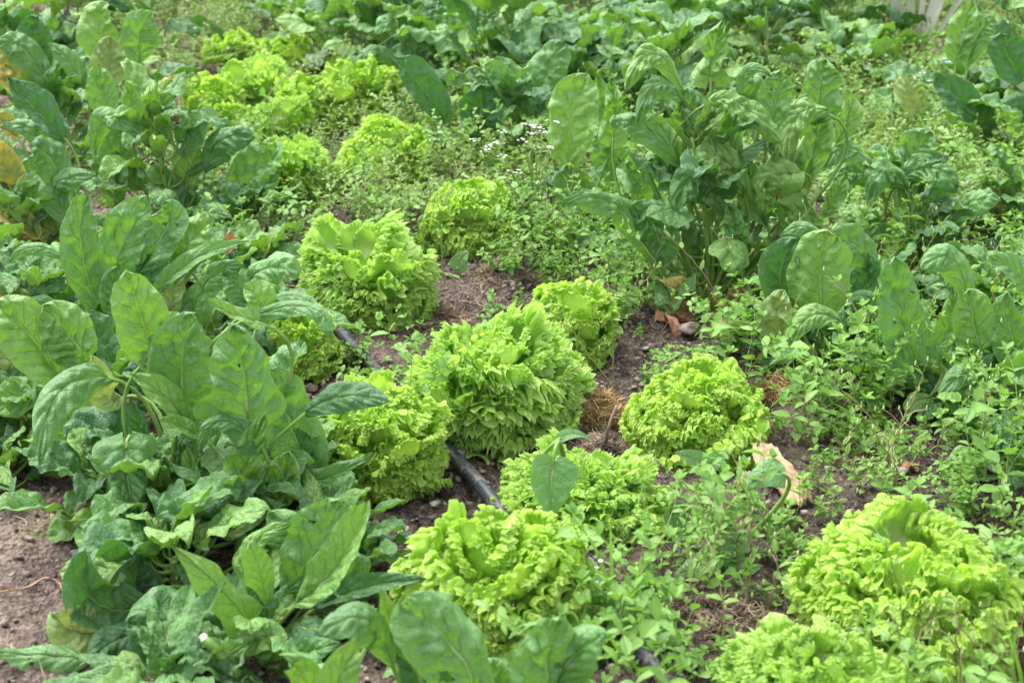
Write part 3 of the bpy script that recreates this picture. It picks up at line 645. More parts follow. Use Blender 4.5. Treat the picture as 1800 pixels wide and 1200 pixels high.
# ------------------------------------------------------------------ the right-hand spinach row
plant('J', 1245, 520, 'tall bolting spinach plant with thick stems right of centre')
H = [((1250, 135), (1256, 85), (1272, 34), 66, 's', 'sl', .05, .05, .3), ((1352, 245), (1365, 170), (1372, 124), 56, 'o', 'sp', .0, .0, .3),
     ((1436, 215), (1440, 150), (1450, 104), 66, 'r', 'sd', .05, .05, .2), ((1252, 178), (1305, 185), (1372, 252), 48, 'o', 'sp', -.03, -.06, -.4),
     ((1298, 175), (1318, 122), (1358, 138), 24, 'l', 'sp', .02, .0, -.3), ((1370, 250), (1398, 200), (1421, 168), 32, 'o', 'sl', .0, .0, .3),
     ((1452, 198), (1402, 205), (1382, 280), 46, 'o', 'sp', .0, -.05, -.4), ((1410, 330), (1435, 250), (1448, 202), 56, 'o', 'sp', .05, .05, .3),
     ((1310, 345), (1265, 280), (1222, 305), 66, 'o', 'sp', -.03, -.08, -.3), ((1392, 302), (1350, 320), (1354, 364), 76, 's', 'sp', -.04, -.08, -.3),
     ((1275, 385), (1225, 312), (1190, 372), 60, 'o', 'sp', -.04, -.09, -.3), ((1300, 425), (1290, 385), (1276, 355), 54, 's', 'sp', -.08, -.08, .3),
     ((1395, 420), (1410, 380), (1428, 350), 84, 'r', 'sl', -.02, -.04, .3), ((1448, 380), (1472, 340), (1492, 300), 32, 'l', 'sl', .0, .0, .3),
     ((1200, 165), (1148, 95), (1100, 162), 42, 'o', 'sp', .02, -.03, -.4), ((1208, 195), (1160, 150), (1120, 216), 40, 'o', 'sp', .0, -.05, -.4),
     ((1205, 300), (1122, 222), (1076, 224), 46, 'o', 'sp', -.02, -.06, -.3), ((1205, 320), (1158, 240), (1120, 220), 54, 'o', 'sp', .02, .0, -.3),
     ((1165, 480), (1085, 365), (978, 358), 52, 'l', 'sp', -.06, -.14, -.5), ((1110, 365), (1150, 400), (1160, 475), 66, 'o', 'sd', -.08, -.10, -.3),
     ((1078, 240), (1080, 185), (1070, 138), 50, 's', 'sl', .03, .03, .2), ((1230, 260), (1210, 200), (1190, 160), 70, 'o', 'sp', .03, .03, .3),
     ((1290, 280), (1260, 230), (1230, 190), 70, 'o', 'sd', .04, .04, .3), ((1330, 200), (1310, 160), (1290, 140), 70, 'o', 'sp', .06, .06, .3),
     ((1250, 350), (1180, 300), (1140, 290), 80, 'o', 'sp', .04, .0, .3), ((1180, 430), (1130, 340), (1100, 280), 70, 'o', 'sd', .05, .05, .3),
     ((1350, 400), (1320, 330), (1300, 300), 70, 'o', 'sp', .0, .0, .3), ((1400, 340), (1380, 280), (1350, 250), 60, 'o', 'sd', .02, .02, .3),
     ((1380, 350), (1378, 335), (1372, 318), 36, 'o', 'ro', .0, .0, .2), ((1470, 250), (1490, 200), (1480, 160), 40, 'o', 'sl', .08, .08, .3),
     ((1270, 480), (1225, 430), (1190, 400), 60, 'o', 'sp', .02, .0, -.3), ((1215, 555), (1195, 520), (1160, 490), 46, 'o', 'ye', -.10, -.13, .2), ((1225, 565), (1200, 545), (1168, 535), 34, 'l', 'ro', -.12, -.16, .2), ((1275, 560), (1290, 530), (1310, 505), 34, 'o', 'ro', -.10, -.12, .2), ((1265, 570), (1250, 540), (1262, 500), 30, 'l', 'ye', -.12, -.12, .2), ((1200, 560), (1185, 520), (1165, 485), 44, 'o', 'ye', -.04, -.04, .2), ((1190, 575), (1175, 545), (1140, 520), 40, 'o', 'ro', -.04, -.06, .2)]
for h_ in H: hero('J', *h_[:5], (random.choice(['sp', 'sp', 'sl']) if h_[5] in ('sp', 'sd') else h_[5]), h_[6], h_[7], cup=h_[8], puck=2.6, wave=.2)
s_ = [((0, 0), (-30, 140), (-45, 330)), ((6, 0), (10, 160), (5, 340)), ((10, 0), (50, 140), (90, 300)), ((14, 0), (90, 120), (170, 280)), ((-8, 0), (-60, 110), (-120, 250)), ((-4, 0), (-70, 60), (-60, 120)), ((5, 0), (30, 70), (60, 190))]
for a_, b_, c_ in s_:
    mb = MB(); rt, bp = PLANTS['J']; q = [atY(1245 + p[0], 520 - p[1], bp.y + .02) - bp for p in (a_, b_, c_)]
    mb.tube(through(*q, np.linspace(0, 1, 12)), [0.0085, 0.007, 0.0045], 8); ob('stem', mb.build('stem', M['stalk']), rt)
rosette(PLANTS['J'][0], 22, 0.17, 31, tall=0.38)

plant('K', 1590, 490, 'bolting spinach plant with crinkled leaves and one bare upright stem at right')
H = [((1540, 312), (1492, 262), (1445, 298), 42, 'o', 'sp', .0, -.04, -.4), ((1592, 335), (1555, 298), (1525, 362), 48, 'o', 'sp', -.02, -.07, -.4),
     ((1598, 305), (1612, 262), (1640, 234), 66, 'o', 'sp', .04, .04, .2), ((1582, 315), (1572, 285), (1560, 260), 42, 's', 'sl', .02, .02, .3),
     ((1588, 312), (1640, 295), (1684, 338), 56, 'o', 'sp', .0, -.04, -.4), ((1655, 405), (1705, 360), (1760, 350), 50, 'o', 'sp', .0, -.03, -.3),
     ((1550, 345), (1500, 300), (1470, 340), 44, 'o', 'sp', .03, .0, -.3), ((1620, 400), (1640, 360), (1680, 380), 60, 'o', 'sd', .05, .03, .2),
     ((1570, 470), (1530, 410), (1470, 405), 56, 'o', 'sp', .0, -.02, -.3), ((1600, 470), (1640, 415), (1690, 420), 60, 'o', 'sd', .0, -.02, -.2),
     ((1700, 470), (1740, 440), (1790, 450), 44, 'o', 'sd', .0, -.04, -.4), ((1560, 450), (1530, 430), (1500, 450), 50, 'o', 'sp', -.02, -.04, -.2),
     ((1690, 350), (1700, 330), (1730, 320), 50, 's', 'py', .06, .06, .2)]
for h_ in H: hero('K', *h_[:6], h_[6], h_[7], cup=h_[8], puck=2.6, wave=.2)
mb = MB(); rt, bp = PLANTS['K']; q = [atY(p[0], p[1], bp.y - .01) - bp for p in ((1588, 490), (1580, 410), (1574, 325))]
mb.tube(through(*q, np.linspace(0, 1, 10)), [0.0075, 0.0065, 0.005], 8); ob('stem', mb.build('stem', M['stalk']), rt)
rosette(rt, 16, 0.15, 35, tall=0.22)

plant('L', 1450, 650, 'spinach plant with one pale withering leaf right of the round frilly lettuce')
H = [((1450, 570), (1443, 480), (1455, 404), 108, 'o', 'sl', .0, .0, -.2), ((1392, 550), (1372, 480), (1404, 420), 72, 'o', 'sd', .04, .03, .4),
     ((1445, 425), (1412, 398), (1370, 415), 30, 'l', 'sp', .03, .02, -.4), ((1380, 625), (1368, 560), (1380, 510), 64, 'o', 'py', -.02, -.03, .3),
     ((1480, 572), (1432, 552), (1392, 600), 44, 'o', 'sl', -.05, -.09, -.4), ((1560, 560), (1520, 520), (1484, 538), 26, 'l', 'sp', .0, -.04, -.4),
     ((1530, 480), (1500, 430), (1460, 420), 60, 'o', 'sp', .06, .05, .2), ((1500, 560), (1520, 500), (1520, 440), 60, 'o', 'sd', .06, .06, .2),
     ((1430, 700), (1400, 690), (1385, 650), 60, 'o', 'ye', -.02, -.02, .2), ((1510, 650), (1540, 600), (1560, 560), 60, 'o', 'sd', .0, .0, .3), ((1480, 640), (1480, 600), (1440, 580), 70, 'o', 'sd', .02, .02, .3)]
for h_ in H: hero('L', *h_[:6], h_[6], h_[7], cup=h_[8])
rosette(PLANTS['L'][0], 12, 0.14, 286, spread=.8, az=(0, 3.14))
rosette(PLANTS['L'][0], 6, 0.11, 326)
rosette(PLANTS['L'][0], 14, 0.15, 38, low=True)

plant('M', 1680, 720, 'spinach plant with tall upright leaves near the right edge')
H = [((1650, 705), (1588, 570), (1572, 450), 92, 'o', 'sp', -.02, -.02, .25), ((1700, 530), (1672, 455), (1618, 474), 56, 'o', 'sp', .05, .02, -.3),
     ((1722, 610), (1710, 555), (1698, 508), 76, 'r', 'sl', .0, .0, .2), ((1650, 610), (1672, 560), (1674, 503), 44, 'l', 'sl', .02, .02, .3),
     ((1810, 650), (1778, 590), (1774, 512), 66, 'o', 'sp', .0, .0, .3), ((1748, 700), (1705, 655), (1650, 702), 42, 'o', 'sp', -.08, -.12, -.3),
     ((1640, 700), (1612, 705), (1595, 742), 34, 'o', 'sl', -.06, -.10, -.2), ((1590, 808), (1545, 788), (1494, 806), 26, 'l', 'sl', -.15, -.2, -.2),
     ((1800, 780), (1780, 740), (1740, 720), 50, 'o', 'sp', -.05, -.08, .2), ((1740, 640), (1760, 600), (1750, 560), 70, 'o', 'sd', .06, .06, .2),
     ((1600, 650), (1560, 600), (1600, 560), 70, 'o', 'sd', .05, .05, .2), ((1640, 690), (1660, 660), (1650, 640), 14, 'l', 'py', -.06, -.06, .2),
     ((1810, 520), (1790, 480), (1740, 450), 50, 'o', 'sp', .1, .08, .2)]
for h_ in H: hero('M', *h_[:6], h_[6], h_[7], cup=h_[8])
rosette(PLANTS['M'][0], 12, 0.14, 287, spread=.8, az=(0, 3.14))
rosette(PLANTS['M'][0], 6, 0.11, 327)
rosette(PLANTS['M'][0], 16, 0.17, 41, low=True)

plant('N', 1010, 395, 'spinach plant with one big pale upright leaf behind the white flowers')
H = [((1000, 300), (1005, 205), (1032, 130), 92, 'o', 'sl', .0, .0, .2), ((1058, 410), (1015, 350), (998, 286), 76, 'o', 'sp', -.03, -.03, .3),
     ((1090, 330), (1070, 270), (1050, 230), 60, 'o', 'sp', .04, .04, .3), ((1065, 210), (1055, 170), (1050, 130), 40, 'l', 'sp', .05, .05, .3)]
for h_ in H: hero('N', *h_[:6], h_[6], h_[7], cup=h_[8])
rosette(PLANTS['N'][0], 16, 0.16, 44)

plant('O', 900, 290, 'dark green spinach plant behind the white flowers with broad upright leaves')
H = [((840, 262), (846, 200), (845, 148), 80, 'o', 'sd', .0, .0, .3), ((935, 235), (888, 150), (850, 118), 46, 'o', 'sp', .0, -.02, .3), ((950, 200), (915, 140), (868, 104), 46, 'o', 'sp', .04, .03, -.2),
     ((960, 200), (962, 130), (996, 76), 76, 'o', 'sp', .05, .05, -.2), ((785, 215), (730, 140), (688, 106), 62, 'l', 'sd', .05, .0, .4), ((900, 270), (920, 220), (930, 190), 60, 'o', 'sp', .03, .03, .3), ((815, 130), (800, 140), (790, 122), 30, 'o', 'sp', .05, .03, -.2)]
for h_ in H: hero('O', *h_[:6], h_[6], h_[7], cup=h_[8])
rosette(PLANTS['O'][0], 20, 0.17, 47, tall=0.16)

plant('P', 780, 180, 'spinach plant at top centre behind the far lettuces')
H = [((832, 70), (812, 30), (805, -2), 62, 'o', 'sl', .0, .0, .2), ((815, 110), (770, 70), (742, 34), 74, 'o', 'sp', .0, .0, .2), ((722, 95), (730, 50), (742, 8), 28, 'l', 'sl', .0, .0, .3),
     ((718, 80), (690, 40), (660, 62), 40, 'o', 'sp', .0, -.05, -.3), ((695, 120), (655, 90), (622, 128), 34, 'o', 'sp', -.05, -.1, -.3), ((800, 115), (770, 90), (730, 55), 30, 'l', 'sl', -.03, -.03, .3)]
for h_ in H: hero('P', *h_[:6], h_[6], h_[7], cup=h_[8])
rosette(PLANTS['P'][0], 18, 0.19, 50, tall=0.18)

plant('Q', 1730, 300, 'spinach plant with long dark leaves at the upper right')
H = [((1755, 250), (1700, 190), (1642, 130), 62, 'o', 'sd', .0, .0, .3), ((1800, 140), (1770, 95), (1758, 58), 66, 'r', 'sd', .1, .1, .2), ((1680, 110), (1690, 60), (1710, 2), 50, 'o', 'sl', .1, .1, .2),
     ((1820, 220), (1790, 190), (1760, 200), 50, 'o', 'sd', .0, .0, .2), ((1700, 120), (1720, 60), (1750, 40), 50, 'o', 'sp', .1, .1, .2), ((1620, 200), (1600, 160), (1600, 130), 50, 'o', 'py', .05, .05, .2)]
for h_ in H: hero('Q', *h_[:6], h_[6], h_[7], cup=h_[8])
rosette(PLANTS['Q'][0], 16, 0.18, 53)

LAND = [(60, 60, 'in the top left corner'), (200, 90, 'behind the upper left spinach'), (330, 60, 'by the hazy white flowers at top left'), (400, 170, 'beside the far left lettuce group'), (520, 60, 'behind the far lettuce group'), (640, 180, 'right of the far lettuce group'), (620, 330, 'in front of the far frilly lettuce'), (500, 400, 'left of the tall toothed lettuce'),
        (760, 90, 'at top centre'), (780, 240, 'right of the far frilly lettuce'), (880, 400, 'below the white flower clusters'), (930, 250, 'around the white flower clusters'), (960, 60, 'at the top edge right of centre'), (1000, 450, 'behind the small frilly lettuce'), (800, 510, 'between the two biggest toothed lettuces'), (1120, 80, 'behind the tall bolting spinach'), (1120, 560, 'right of the small frilly lettuce'), (1150, 300, 'left of the tall bolting spinach'), (1300, 60, 'at the top behind the tall spinach'),
        (1280, 560, 'at the foot of the tall bolting spinach'), (1450, 100, 'at top right left of the chard'), (1480, 260, 'between the two bolting spinach plants'), (1600, 170, 'in front of the white chard stalks'), (1560, 330, 'behind the bare upright stem'), (1740, 60, 'in the top right corner'), (1730, 220, 'by the dark leaves at upper right'), (1750, 400, 'at the right edge behind the bare stem'), (1420, 480, 'behind the pale withering leaf'),
        (1420, 740, 'right of the round frilly lettuce'), (1550, 720, 'below the pale withering leaf'), (1700, 620, 'among the tall upright leaves at right'), (1650, 800, 'by the brown clod'), (1770, 780, 'at the right edge above the largest lettuce'), (1480, 830, 'right of the tan bark'), (1220, 900, 'left of the tan bark'), (1130, 1010, 'right of the front frilly lettuce'), (1270, 1010, 'left of the largest frilly lettuce'), (1130, 1120, 'near the bottom end of the hose'), (1300, 1110, 'above the blurred bottom lettuce'),
        (1760, 1000, 'right of the largest frilly lettuce'), (1720, 1160, 'in the bottom right corner'), (1050, 640, 'right of the biggest toothed lettuce'), (640, 620, 'beside the upper stretch of hose'), (820, 900, 'beside the lower stretch of hose'), (690, 930, 'by the small grey stone'), (540, 700, 'left of the left frilly lettuce'), (700, 610, 'in front of the tall toothed lettuce'), (950, 800, 'in front of the biggest toothed lettuce'), (1080, 780, 'by the short brown twig'), (1220, 620, 'behind the round frilly lettuce')]
def near(px, py): return min(LAND, key=lambda q: (q[0] - px) ** 2 + 1.6 * (q[1] - py) ** 2)[2]
# auto-grown plants: (px, py of the foot, leaves, leaf length, tall)
BACK = [(30, 130), (120, 150), (210, 190), (70, 60), (160, 60), (250, 80), (560, 20), (640, 45), (700, 10), (760, 60), (840, 80), (900, 30), (960, 100), (1010, 60), (1080, 90), (1040, 10),
        (1120, 30), (1180, 60), (1240, 20), (1300, 70), (1340, 20), (1400, 50), (1440, 0), (1470, 60), (1770, 20), (1790, 90), (1480, 110), (1350, 130),
        (1150, 130), (930, 150), (600, -30), (680, -50), (820, -20), (980, -40), (1180, -40), (1290, -50), (1400, -60), (1500, -50), (1760, -60), (480, -20), (0, -10), (110, -30), (220, -20), (340, -50), (1000, 180), (860, 170), (1790, 200), (1240, 120), (1160, 190), (1420, 110), (1760, 140), (1700, 190), (1810, 270), (660, 100), (600, 80), (730, 120), (820, 130), (960, 150), (1060, 150), (540, -50), (900, -40), (1080, -50), (1240, -60), (1340, -30), (1450, 70), (400, -60), (720, -40), (1700, -60), (1560, -70), (1660, -70)]
rr = random.Random(77)
for i, (px, py) in enumerate(BACK):
    p = gpt(px + rr.uniform(-12, 12), py + 45)
    left = px < 300; tall_ = rr.choice([0, 0.14, 0.24, 0.32])
    lab = ('dark green spinach plant ' if tall_ == 0 else 'upright dark spinach plant ') + near(px, py)
    rt = root('spinach_plant', p, lab, 'spinach', 'spinach plants at the top left' if left else 'spinach plants in the back rows')
    rosette(rt, 20, rr.uniform(0.18, 0.26), 200 + i, tall=tall_, mats=('sp', 'sp', 'sl', 'sd'), stalks=True)
MID = [(310, 1030, 'spinach plant filling the gap between the large leafy plant and the one in front', .15, .05), (575, 985, 'spinach plant beside the crumbly soil and grey stone', .13, .03), (420, 960, 'spinach plant in front of the large leafy plant at lower left', .14, .08), (468, 480, 'low spinach plant hiding the far end of the black hose', .13, .04), (430, 410, 'small spinach plant left of the tall toothed lettuce', .13, .05), (200, 930, 'low spinach plant at the edge of the bare path, under the drooping pointed leaf', .13, .05), (530, 870, 'spinach plant between the folded leaf and the left frilly lettuce', .13, .08), (90, 620, 'pale spinach plant at left above the long arching leaf', .16, .12), (-20, 600, 'spinach plant cut by the left edge of the picture', .18, .12), (-10, 850, 'spinach plant at the left edge just above the bare path', .14, 0), (440, 620, 'spinach plant left of the small half-hidden lettuce', .14, .06), (230, 760, 'dark spinach plant in the thick of the left row', .15, .12),
       (1380, 470, 'young spinach plant squeezed between the two tall bolting plants', .13, 0), (1130, 470, 'low spinach plant under the long drooping leaf right of centre', .12, 0), (1520, 560, 'dark spinach plant hidden behind the broad light green leaf at right', .15, 0), (1760, 560, 'spinach plant at the right edge beside the tall upright leaves', .15, 0), (1790, 420, 'spinach plant at the right edge behind the bare upright stem', .15, .1),
       (1790, 850, 'spinach plant low down at the right edge among chickweed', .13, 0), (190, 560, 'crowded spinach plant at left between yellow leaves and hose', .17, 0), (400, 500, 'spinach plant leaning towards the tall toothed lettuce', .14, 0), (440, 790, 'spinach plant behind the notched broad leaf at lower left', .15, 0),
       (120, 640, 'spinach plant with pale leaves above the arching lance leaf', .16, 0), (480, 930, 'spinach plant tucked behind the folded leaf at lower centre left', .14, 0), (1100, 250, 'spinach plant between the pale upright leaf and the tall plant', .15, .2),
       (760, 260, 'spinach plant behind the far frilly lettuce', .14, 0), (420, 360, 'spinach plant right of the bolting plant at upper left', .15, 0), (40, 400, 'spinach plant crowded under arching leaves at the left edge', .16, .1), (620, 990, 'small spinach plant at lower left on the bare crumbly soil', .11, 0), (300, 1230, 'blurred spinach plant cut by the bottom edge at lower left', .12, 0)]
for i, (px, py, lab, sz, tall) in enumerate(MID):
    rt = root('spinach_plant', gpt(px, py), lab, 'spinach', 'spinach plants'); rosette(rt, 15, sz, 400 + i, tall=tall)

# ------------------------------------------------------------------ chard in the back
def chard(px, py, tops, label, pink=False):
    b = gpt(px, py); rt = root('chard_plant', b, label, 'chard', 'white stemmed chard')
    for i, (tx, ty, wd) in enumerate(tops):
        T = atY(tx, ty, b.y + 0.02 * i) - b; Bs = Vector((0.010 * (i - 2), 0.014 * (i % 2), 0.0)); mid = (T + Bs) * 0.5 + Vector((0, 0, 0.03))
        C = bez(Bs, mid, T, np.linspace(0, 1, 16)); v = (CAMP - b).normalized()
        tt = np.linspace(-1, 1, 9); Tn = np.gradient(C, axis=0); Tn /= np.linalg.norm(Tn, axis=1)[:, None]
        S = np.cross(Tn, np.array(v[:])); S /= np.linalg.norm(S, axis=1)[:, None]; N = np.cross(S, Tn)
        wdt = wd * 0.36 * np.linspace(0.7, 1.15, 16)
        front = C[:, None, :] + S[:, None, :] * (tt[None, :, None] * wdt[:, None, None]) + N[:, None, :] * ((tt ** 2) * 0.006 - .003 + 0.0012 * np.cos(tt * 14))[None, :, None]
        backs = front[:, ::-1, :] - N[:, None, :] * (0.008 * (1 - tt ** 2) ** 0.5)[None, ::-1, None]
        allp = np.concatenate([front, backs[:, 1:-1]], 1); nn = allp.shape[1]; V = allp.reshape(-1, 3)
        F = [(a * nn + c, a * nn + (c + 1) % nn, (a + 1) * nn + (c + 1) % nn, (a + 1) * nn + c) for a in range(15) for c in range(nn)]
        o = ob('stalk', make_mesh('stalk', V, F, M['chardw']), rt)
        # the big leaf blade on top of its stalk
        d = Vector(C[-1] - C[-3]).normalized(); L = 0.30
        e = Vector(C[-1]); tip = e + d * L + Vector((random.uniform(-.08, .08), -.05, -.06))
        Cb = bez(e, e + d * L * .6, tip, np.linspace(0, 1, 40)); V, F, UV = blade(Cb, (v + Vector((0, 0, .5))), 0.10, 'o', 900 + i + px, cup=.2, wave=.2, puck=2.0, nv=40)
        ob('leaf', make_mesh('leaf', V, F, M['sd'], UV), rt)
chard(1610, 112, [(1560, -45, .065), (1598, -60, .045), (1628, -50, .03), (1668, -50, .075), (1715, -40, .03)], 'chard plant with thick white stalks at the top right')
chard(1440, 40, [(1365, -20, .03), (1395, -40, .03), (1450, -50, .03)], 'chard plant with slanting pinkish white stalks at the top edge')

# ------------------------------------------------------------------ lettuces
def lettuce_leaf(i, kind):
    """fan-shaped blade: bows outwards, turns up along the head; its rim flares out sharply and runs in a tight serpentine"""
    r = np.random.default_rng(3000 + i + (500 if kind == 't' else 0))
    nu = 281; T_ = kind == 't'; q0 = 0.80 if T_ else 0.82
    rr_ = np.concatenate([np.linspace(0, q0 - .12, 9), np.linspace(q0 - .12, 1, 20)[1:]]); nr = len(rr_)
    U, RR = np.meshgrid(np.linspace(-1, 1, nu), rr_)
    ang = U * R(66); out = (1 - 0.22 * np.abs(U) ** 2.4)
    p = r.uniform(0, 6.28, 10); tri = lambda q: np.abs((q % 1) * 2 - 1)
    q = np.clip((RR - q0) / (1 - q0), 0, 1); qs = np.clip((RR - q0 + .12) / (1.12 - q0), 0, 1)
    e = np.clip((RR - 0.35) / 0.65, 0, 1) ** 2.0; e5 = qs ** 1.8; e9 = np.clip((RR - 0.88) / 0.12, 0, 1)
    warp = U + 0.06 * np.sin(U * 4 + p[6]) + 0.035 * np.sin(U * 9 + p[7])
    c1, c2 = r.uniform(2.2, 3.4), (r.uniform(12, 16) if T_ else r.uniform(11, 14)); A1, A2 = (0.055, 0.060) if T_ else (0.055, 0.064)
    f1 = warp * c1 * 3.1416 + p[0]; f2 = warp * c2 * 3.1416 + p[1] + 0.8 * np.sin(f1); m1 = 0.7 + 0.5 * np.sin(U * 3.3 + p[3]); m2 = 0.8 + 0.4 * np.sin(U * 7 + p[4])
    h = A1 * e * m1 * np.sin(f1) + A2 * e5 * m2 * np.sin(f2) + 0.014 * e9 * np.sin(warp * 62 + p[2] + np.sin(f2)) + 0.012 * np.sin(RR * 13 + p[5] + 6 * U) * RR * (1 - q)
    da = -1.05 * A2 * e5 * m2 * np.sin(2 * f2)
    if T_: edge = 0.035 * np.sin(warp * 15 + p[8]) * e5 + 0.125 * tri(warp * 25 + p[9]) ** 1.7 * e9 - 0.02 * e9
    else: edge = 0.03 * np.sin(warp * 13 + p[8]) * e5 + 0.075 * tri(warp * 27 + p[9]) ** 1.3 * e9 - 0.02 * e9
    fl = r.uniform(1.0, 1.7) if not T_ else r.uniform(0.8, 1.6); L1 = 1 - q0; a_ = np.minimum(q * 1.6, 1) * fl
    ar = np.where(q < .625, np.sin(a_) / (1.6 * fl), math.sin(fl) / (1.6 * fl) + (q - .625) * math.cos(fl))
    az = np.where(q < .625, (1 - np.cos(a_)) / (1.6 * fl), (1 - math.cos(fl)) / (1.6 * fl) + (q - .625) * math.sin(fl))
    rad = (np.minimum(RR, q0) + L1 * ar) * out + edge * np.cos(a_) + h * np.sin(a_); zf = -L1 * az - edge * np.sin(a_) + h * np.cos(a_)
    x = rad * np.sin(ang) + da * np.cos(ang); y = rad * np.cos(ang) - da * np.sin(ang)
    z = zf - r.uniform(0.16, 0.32) * np.sin(math.pi * np.clip(y, 0, 1.1) ** 0.9) + 0.36 * x ** 2
    V = np.stack([x, y, z], 2).reshape(-1, 3); UV = np.stack([0.5 + 0.5 * U, RR], 2).reshape(-1, 2)
    return make_mesh('leaf', V, grid_faces(nu, nr), M['l' + kind], UV)
LT = {k: [lettuce_leaf(i, k) for i in range(14)] for k in 'tf'}
def lettuce(x0, x1, y0, y1, kind, label, n=62, fill=1.0):
    wpx = x1 - x0; cx = 0.5 * (x0 + x1); by = y1 - 0.34 * wpx * 0.5
    b = gpt(cx, by); mpp = pxm(b.y, by); Rr = wpx * 0.5 * mpp
    hp = (y1 - y0) * mpp - Rr * 0.34; Hh = math.sqrt(max((hp) ** 2 - (Rr * .37) ** 2, (0.5 * Rr) ** 2)) / 0.93
    rt = root('lettuce', b, label, 'lettuce', 'toothed lettuces' if kind == 't' else 'frilly lettuces'); r = random.Random(int(cx * 7 + by))
    b.z -= 0.0
    rt['_r'] = Rr; Hh *= .93
    n2 = min(99, int(n * 1.6)); n = int(n * 0.8); lop = [r.uniform(0, 6.28) for q in range(4)]
    for i in range(n):
        t = (i + 0.5) / n; a = i * 2.39996 + r.uniform(-.3, .3)
        th = min(R(2 + 84 * t ** 0.60 + r.uniform(-8, 8)), R(86)); th = max(th, R(1))
        L = ((math.sin(th) / Rr) ** 2.7 + (math.cos(th) / Hh) ** 2.7) ** (-1 / 2.7)
        L *= (1 + 0.07 * math.sin(2 * a + lop[0]) + 0.06 * math.sin(3 * a + lop[1] + 3 * th)) * (r.uniform(0.70, 1.0) if r.random() < .55 else r.uniform(.93, 1.08)) * 0.94
        d = Vector((math.sin(th) * math.cos(a), math.sin(th) * math.sin(a), math.cos(th))); nn = Vector((-math.cos(th) * math.cos(a), -math.cos(th) * math.sin(a), math.sin(th)))
        d = (d + Vector((r.uniform(-.16, .16), r.uniform(-.16, .16), 0.04))).normalized()
        nn = nn + Vector((r.uniform(-.3, .3), r.uniform(-.3, .3), r.uniform(-.2, .2)))
        Mx = frame(d, nn, Vector((0, 0, 0.008)), L) @ Matrix.Diagonal((r.uniform(0.68, 0.98) * (.6 if t < .28 else 1), 1, r.uniform(0.9, 1.2), 1))
        ob('leaf', r.choice(LT[kind]), rt, Mx)
    for i in range(n2):
        t = (i + 0.5) / n2; a = i * 2.39996 + r.uniform(-.4, .4); th = max(R(1), min(R(92 * t ** 0.62 + r.uniform(-9, 9)), R(88)))
        L = 0.95 * ((math.sin(th) / Rr) ** 2.7 + (math.cos(th) / Hh) ** 2.7) ** (-1 / 2.7) * (1 + 0.07 * math.sin(2 * a + lop[0]) + 0.06 * math.sin(3 * a + lop[1] + 3 * th)) * r.uniform(.90, 1.06)
        d = Vector((math.sin(th) * math.cos(a), math.sin(th) * math.sin(a), math.cos(th))); k2 = r.uniform(.36, .52) * (.85 if kind == 't' else 1)
        nn = Vector((-math.cos(th) * math.cos(a), -math.cos(th) * math.sin(a), math.sin(th))) + Vector((r.uniform(-.5, .5), r.uniform(-.5, .5), r.uniform(-.3, .3)))
        d2 = (d + Vector((r.uniform(-.35, .35), r.uniform(-.35, .35), r.uniform(.0, .35)))).normalized(); org = d * L - d2 * (L * k2)
        org.z = max(org.z, 0.01)
        ob('inner_leaf', r.choice(LT[kind]), rt, frame(d2, nn, org, L * k2 * 1.05) @ Matrix.Diagonal((r.uniform(0.75, 1.05), 1, r.uniform(1.0, 1.5), 1)))
    for q in range(r.randint(3, 6)):
        a = r.uniform(0, 6.28); d = Vector((math.cos(a), math.sin(a), r.uniform(.02, .12))); nn = Vector((0, 0, 1)) + Vector((r.uniform(-.3, .3), r.uniform(-.3, .3), 0))
        ob('outer_leaf', r.choice(LT[kind]), rt, frame(d, nn, Vector((0, 0, 0.012)), Rr * r.uniform(.9, 1.12)) @ Matrix.Diagonal((r.uniform(.35, .6), 1, .5, 1)))
    s = MB(); s.tube([(0, 0, -.01), (0, 0, Hh * .2)], [Rr * .1, Rr * .08], 8); ob('stem', s.build('stem', M['stalk']), rt)
    return rt
lettuce(536, 762, 366, 590, 't', 'tall toothed lettuce behind the black hose, left of centre')
lettuce(715, 1012, 536, 785, 't', 'biggest toothed lettuce in the centre of the bed beside the golden straw', 74)
lettuce(562, 785, 655, 872, 'f', 'frilly lettuce left of the hose, under a spinach leaf tip')
lettuce(1095, 1360, 608, 808, 'f', 'round frilly lettuce right of the golden straw heap', 70)
lettuce(930, 1088, 472, 640, 'f', 'small frilly lettuce touching the back right of the biggest toothed one', 50)
lettuce(862, 1182, 762, 950, 't', 'toothed lettuce with a heart-shaped weed leaf hanging in front of it', 72)
lettuce(705, 1055, 880, 1150, 'f', 'large frilly lettuce at bottom centre behind the blurred spinach leaves', 76)
lettuce(1385, 1792, 878, 1160, 'f', 'largest frilly lettuce at the bottom right corner', 90)
lettuce(1250, 1625, 1104, 1330, 't', 'blurred toothed lettuce cut by the bottom edge', 72)
lettuce(478, 598, 535, 670, 'f', 'small frilly lettuce half hidden by spinach left of the hose', 44)
lettuce(735, 915, 312, 455, 'f', 'low frilly lettuce behind the tall toothed one, overgrown by weeds', 56)
lettuce(588, 770, 205, 350, 'f', 'frilly lettuce in the far row left of the white flowers', 54)
lettuce(412, 600, 232, 380, 't', 'toothed lettuce in the far row next to the bolting spinach', 54)
lettuce(318, 445, 112, 255, 'f', 'far frilly lettuce beside the spinach at upper left', 44)
lettuce(405, 535, 105, 238, 't', 'far toothed lettuce crossed by thin dry stalks', 44)
lettuce(490, 625, 122, 255, 'f', 'far frilly lettuce in the middle of the back group', 44)
lettuce(575, 705, 112, 235, 'f', 'far frilly lettuce at the right end of the back group', 44)
lettuce(350, 475, 35, 125, 'f', 'farthest lettuce, overgrown by flowering weeds at upper left', 40)
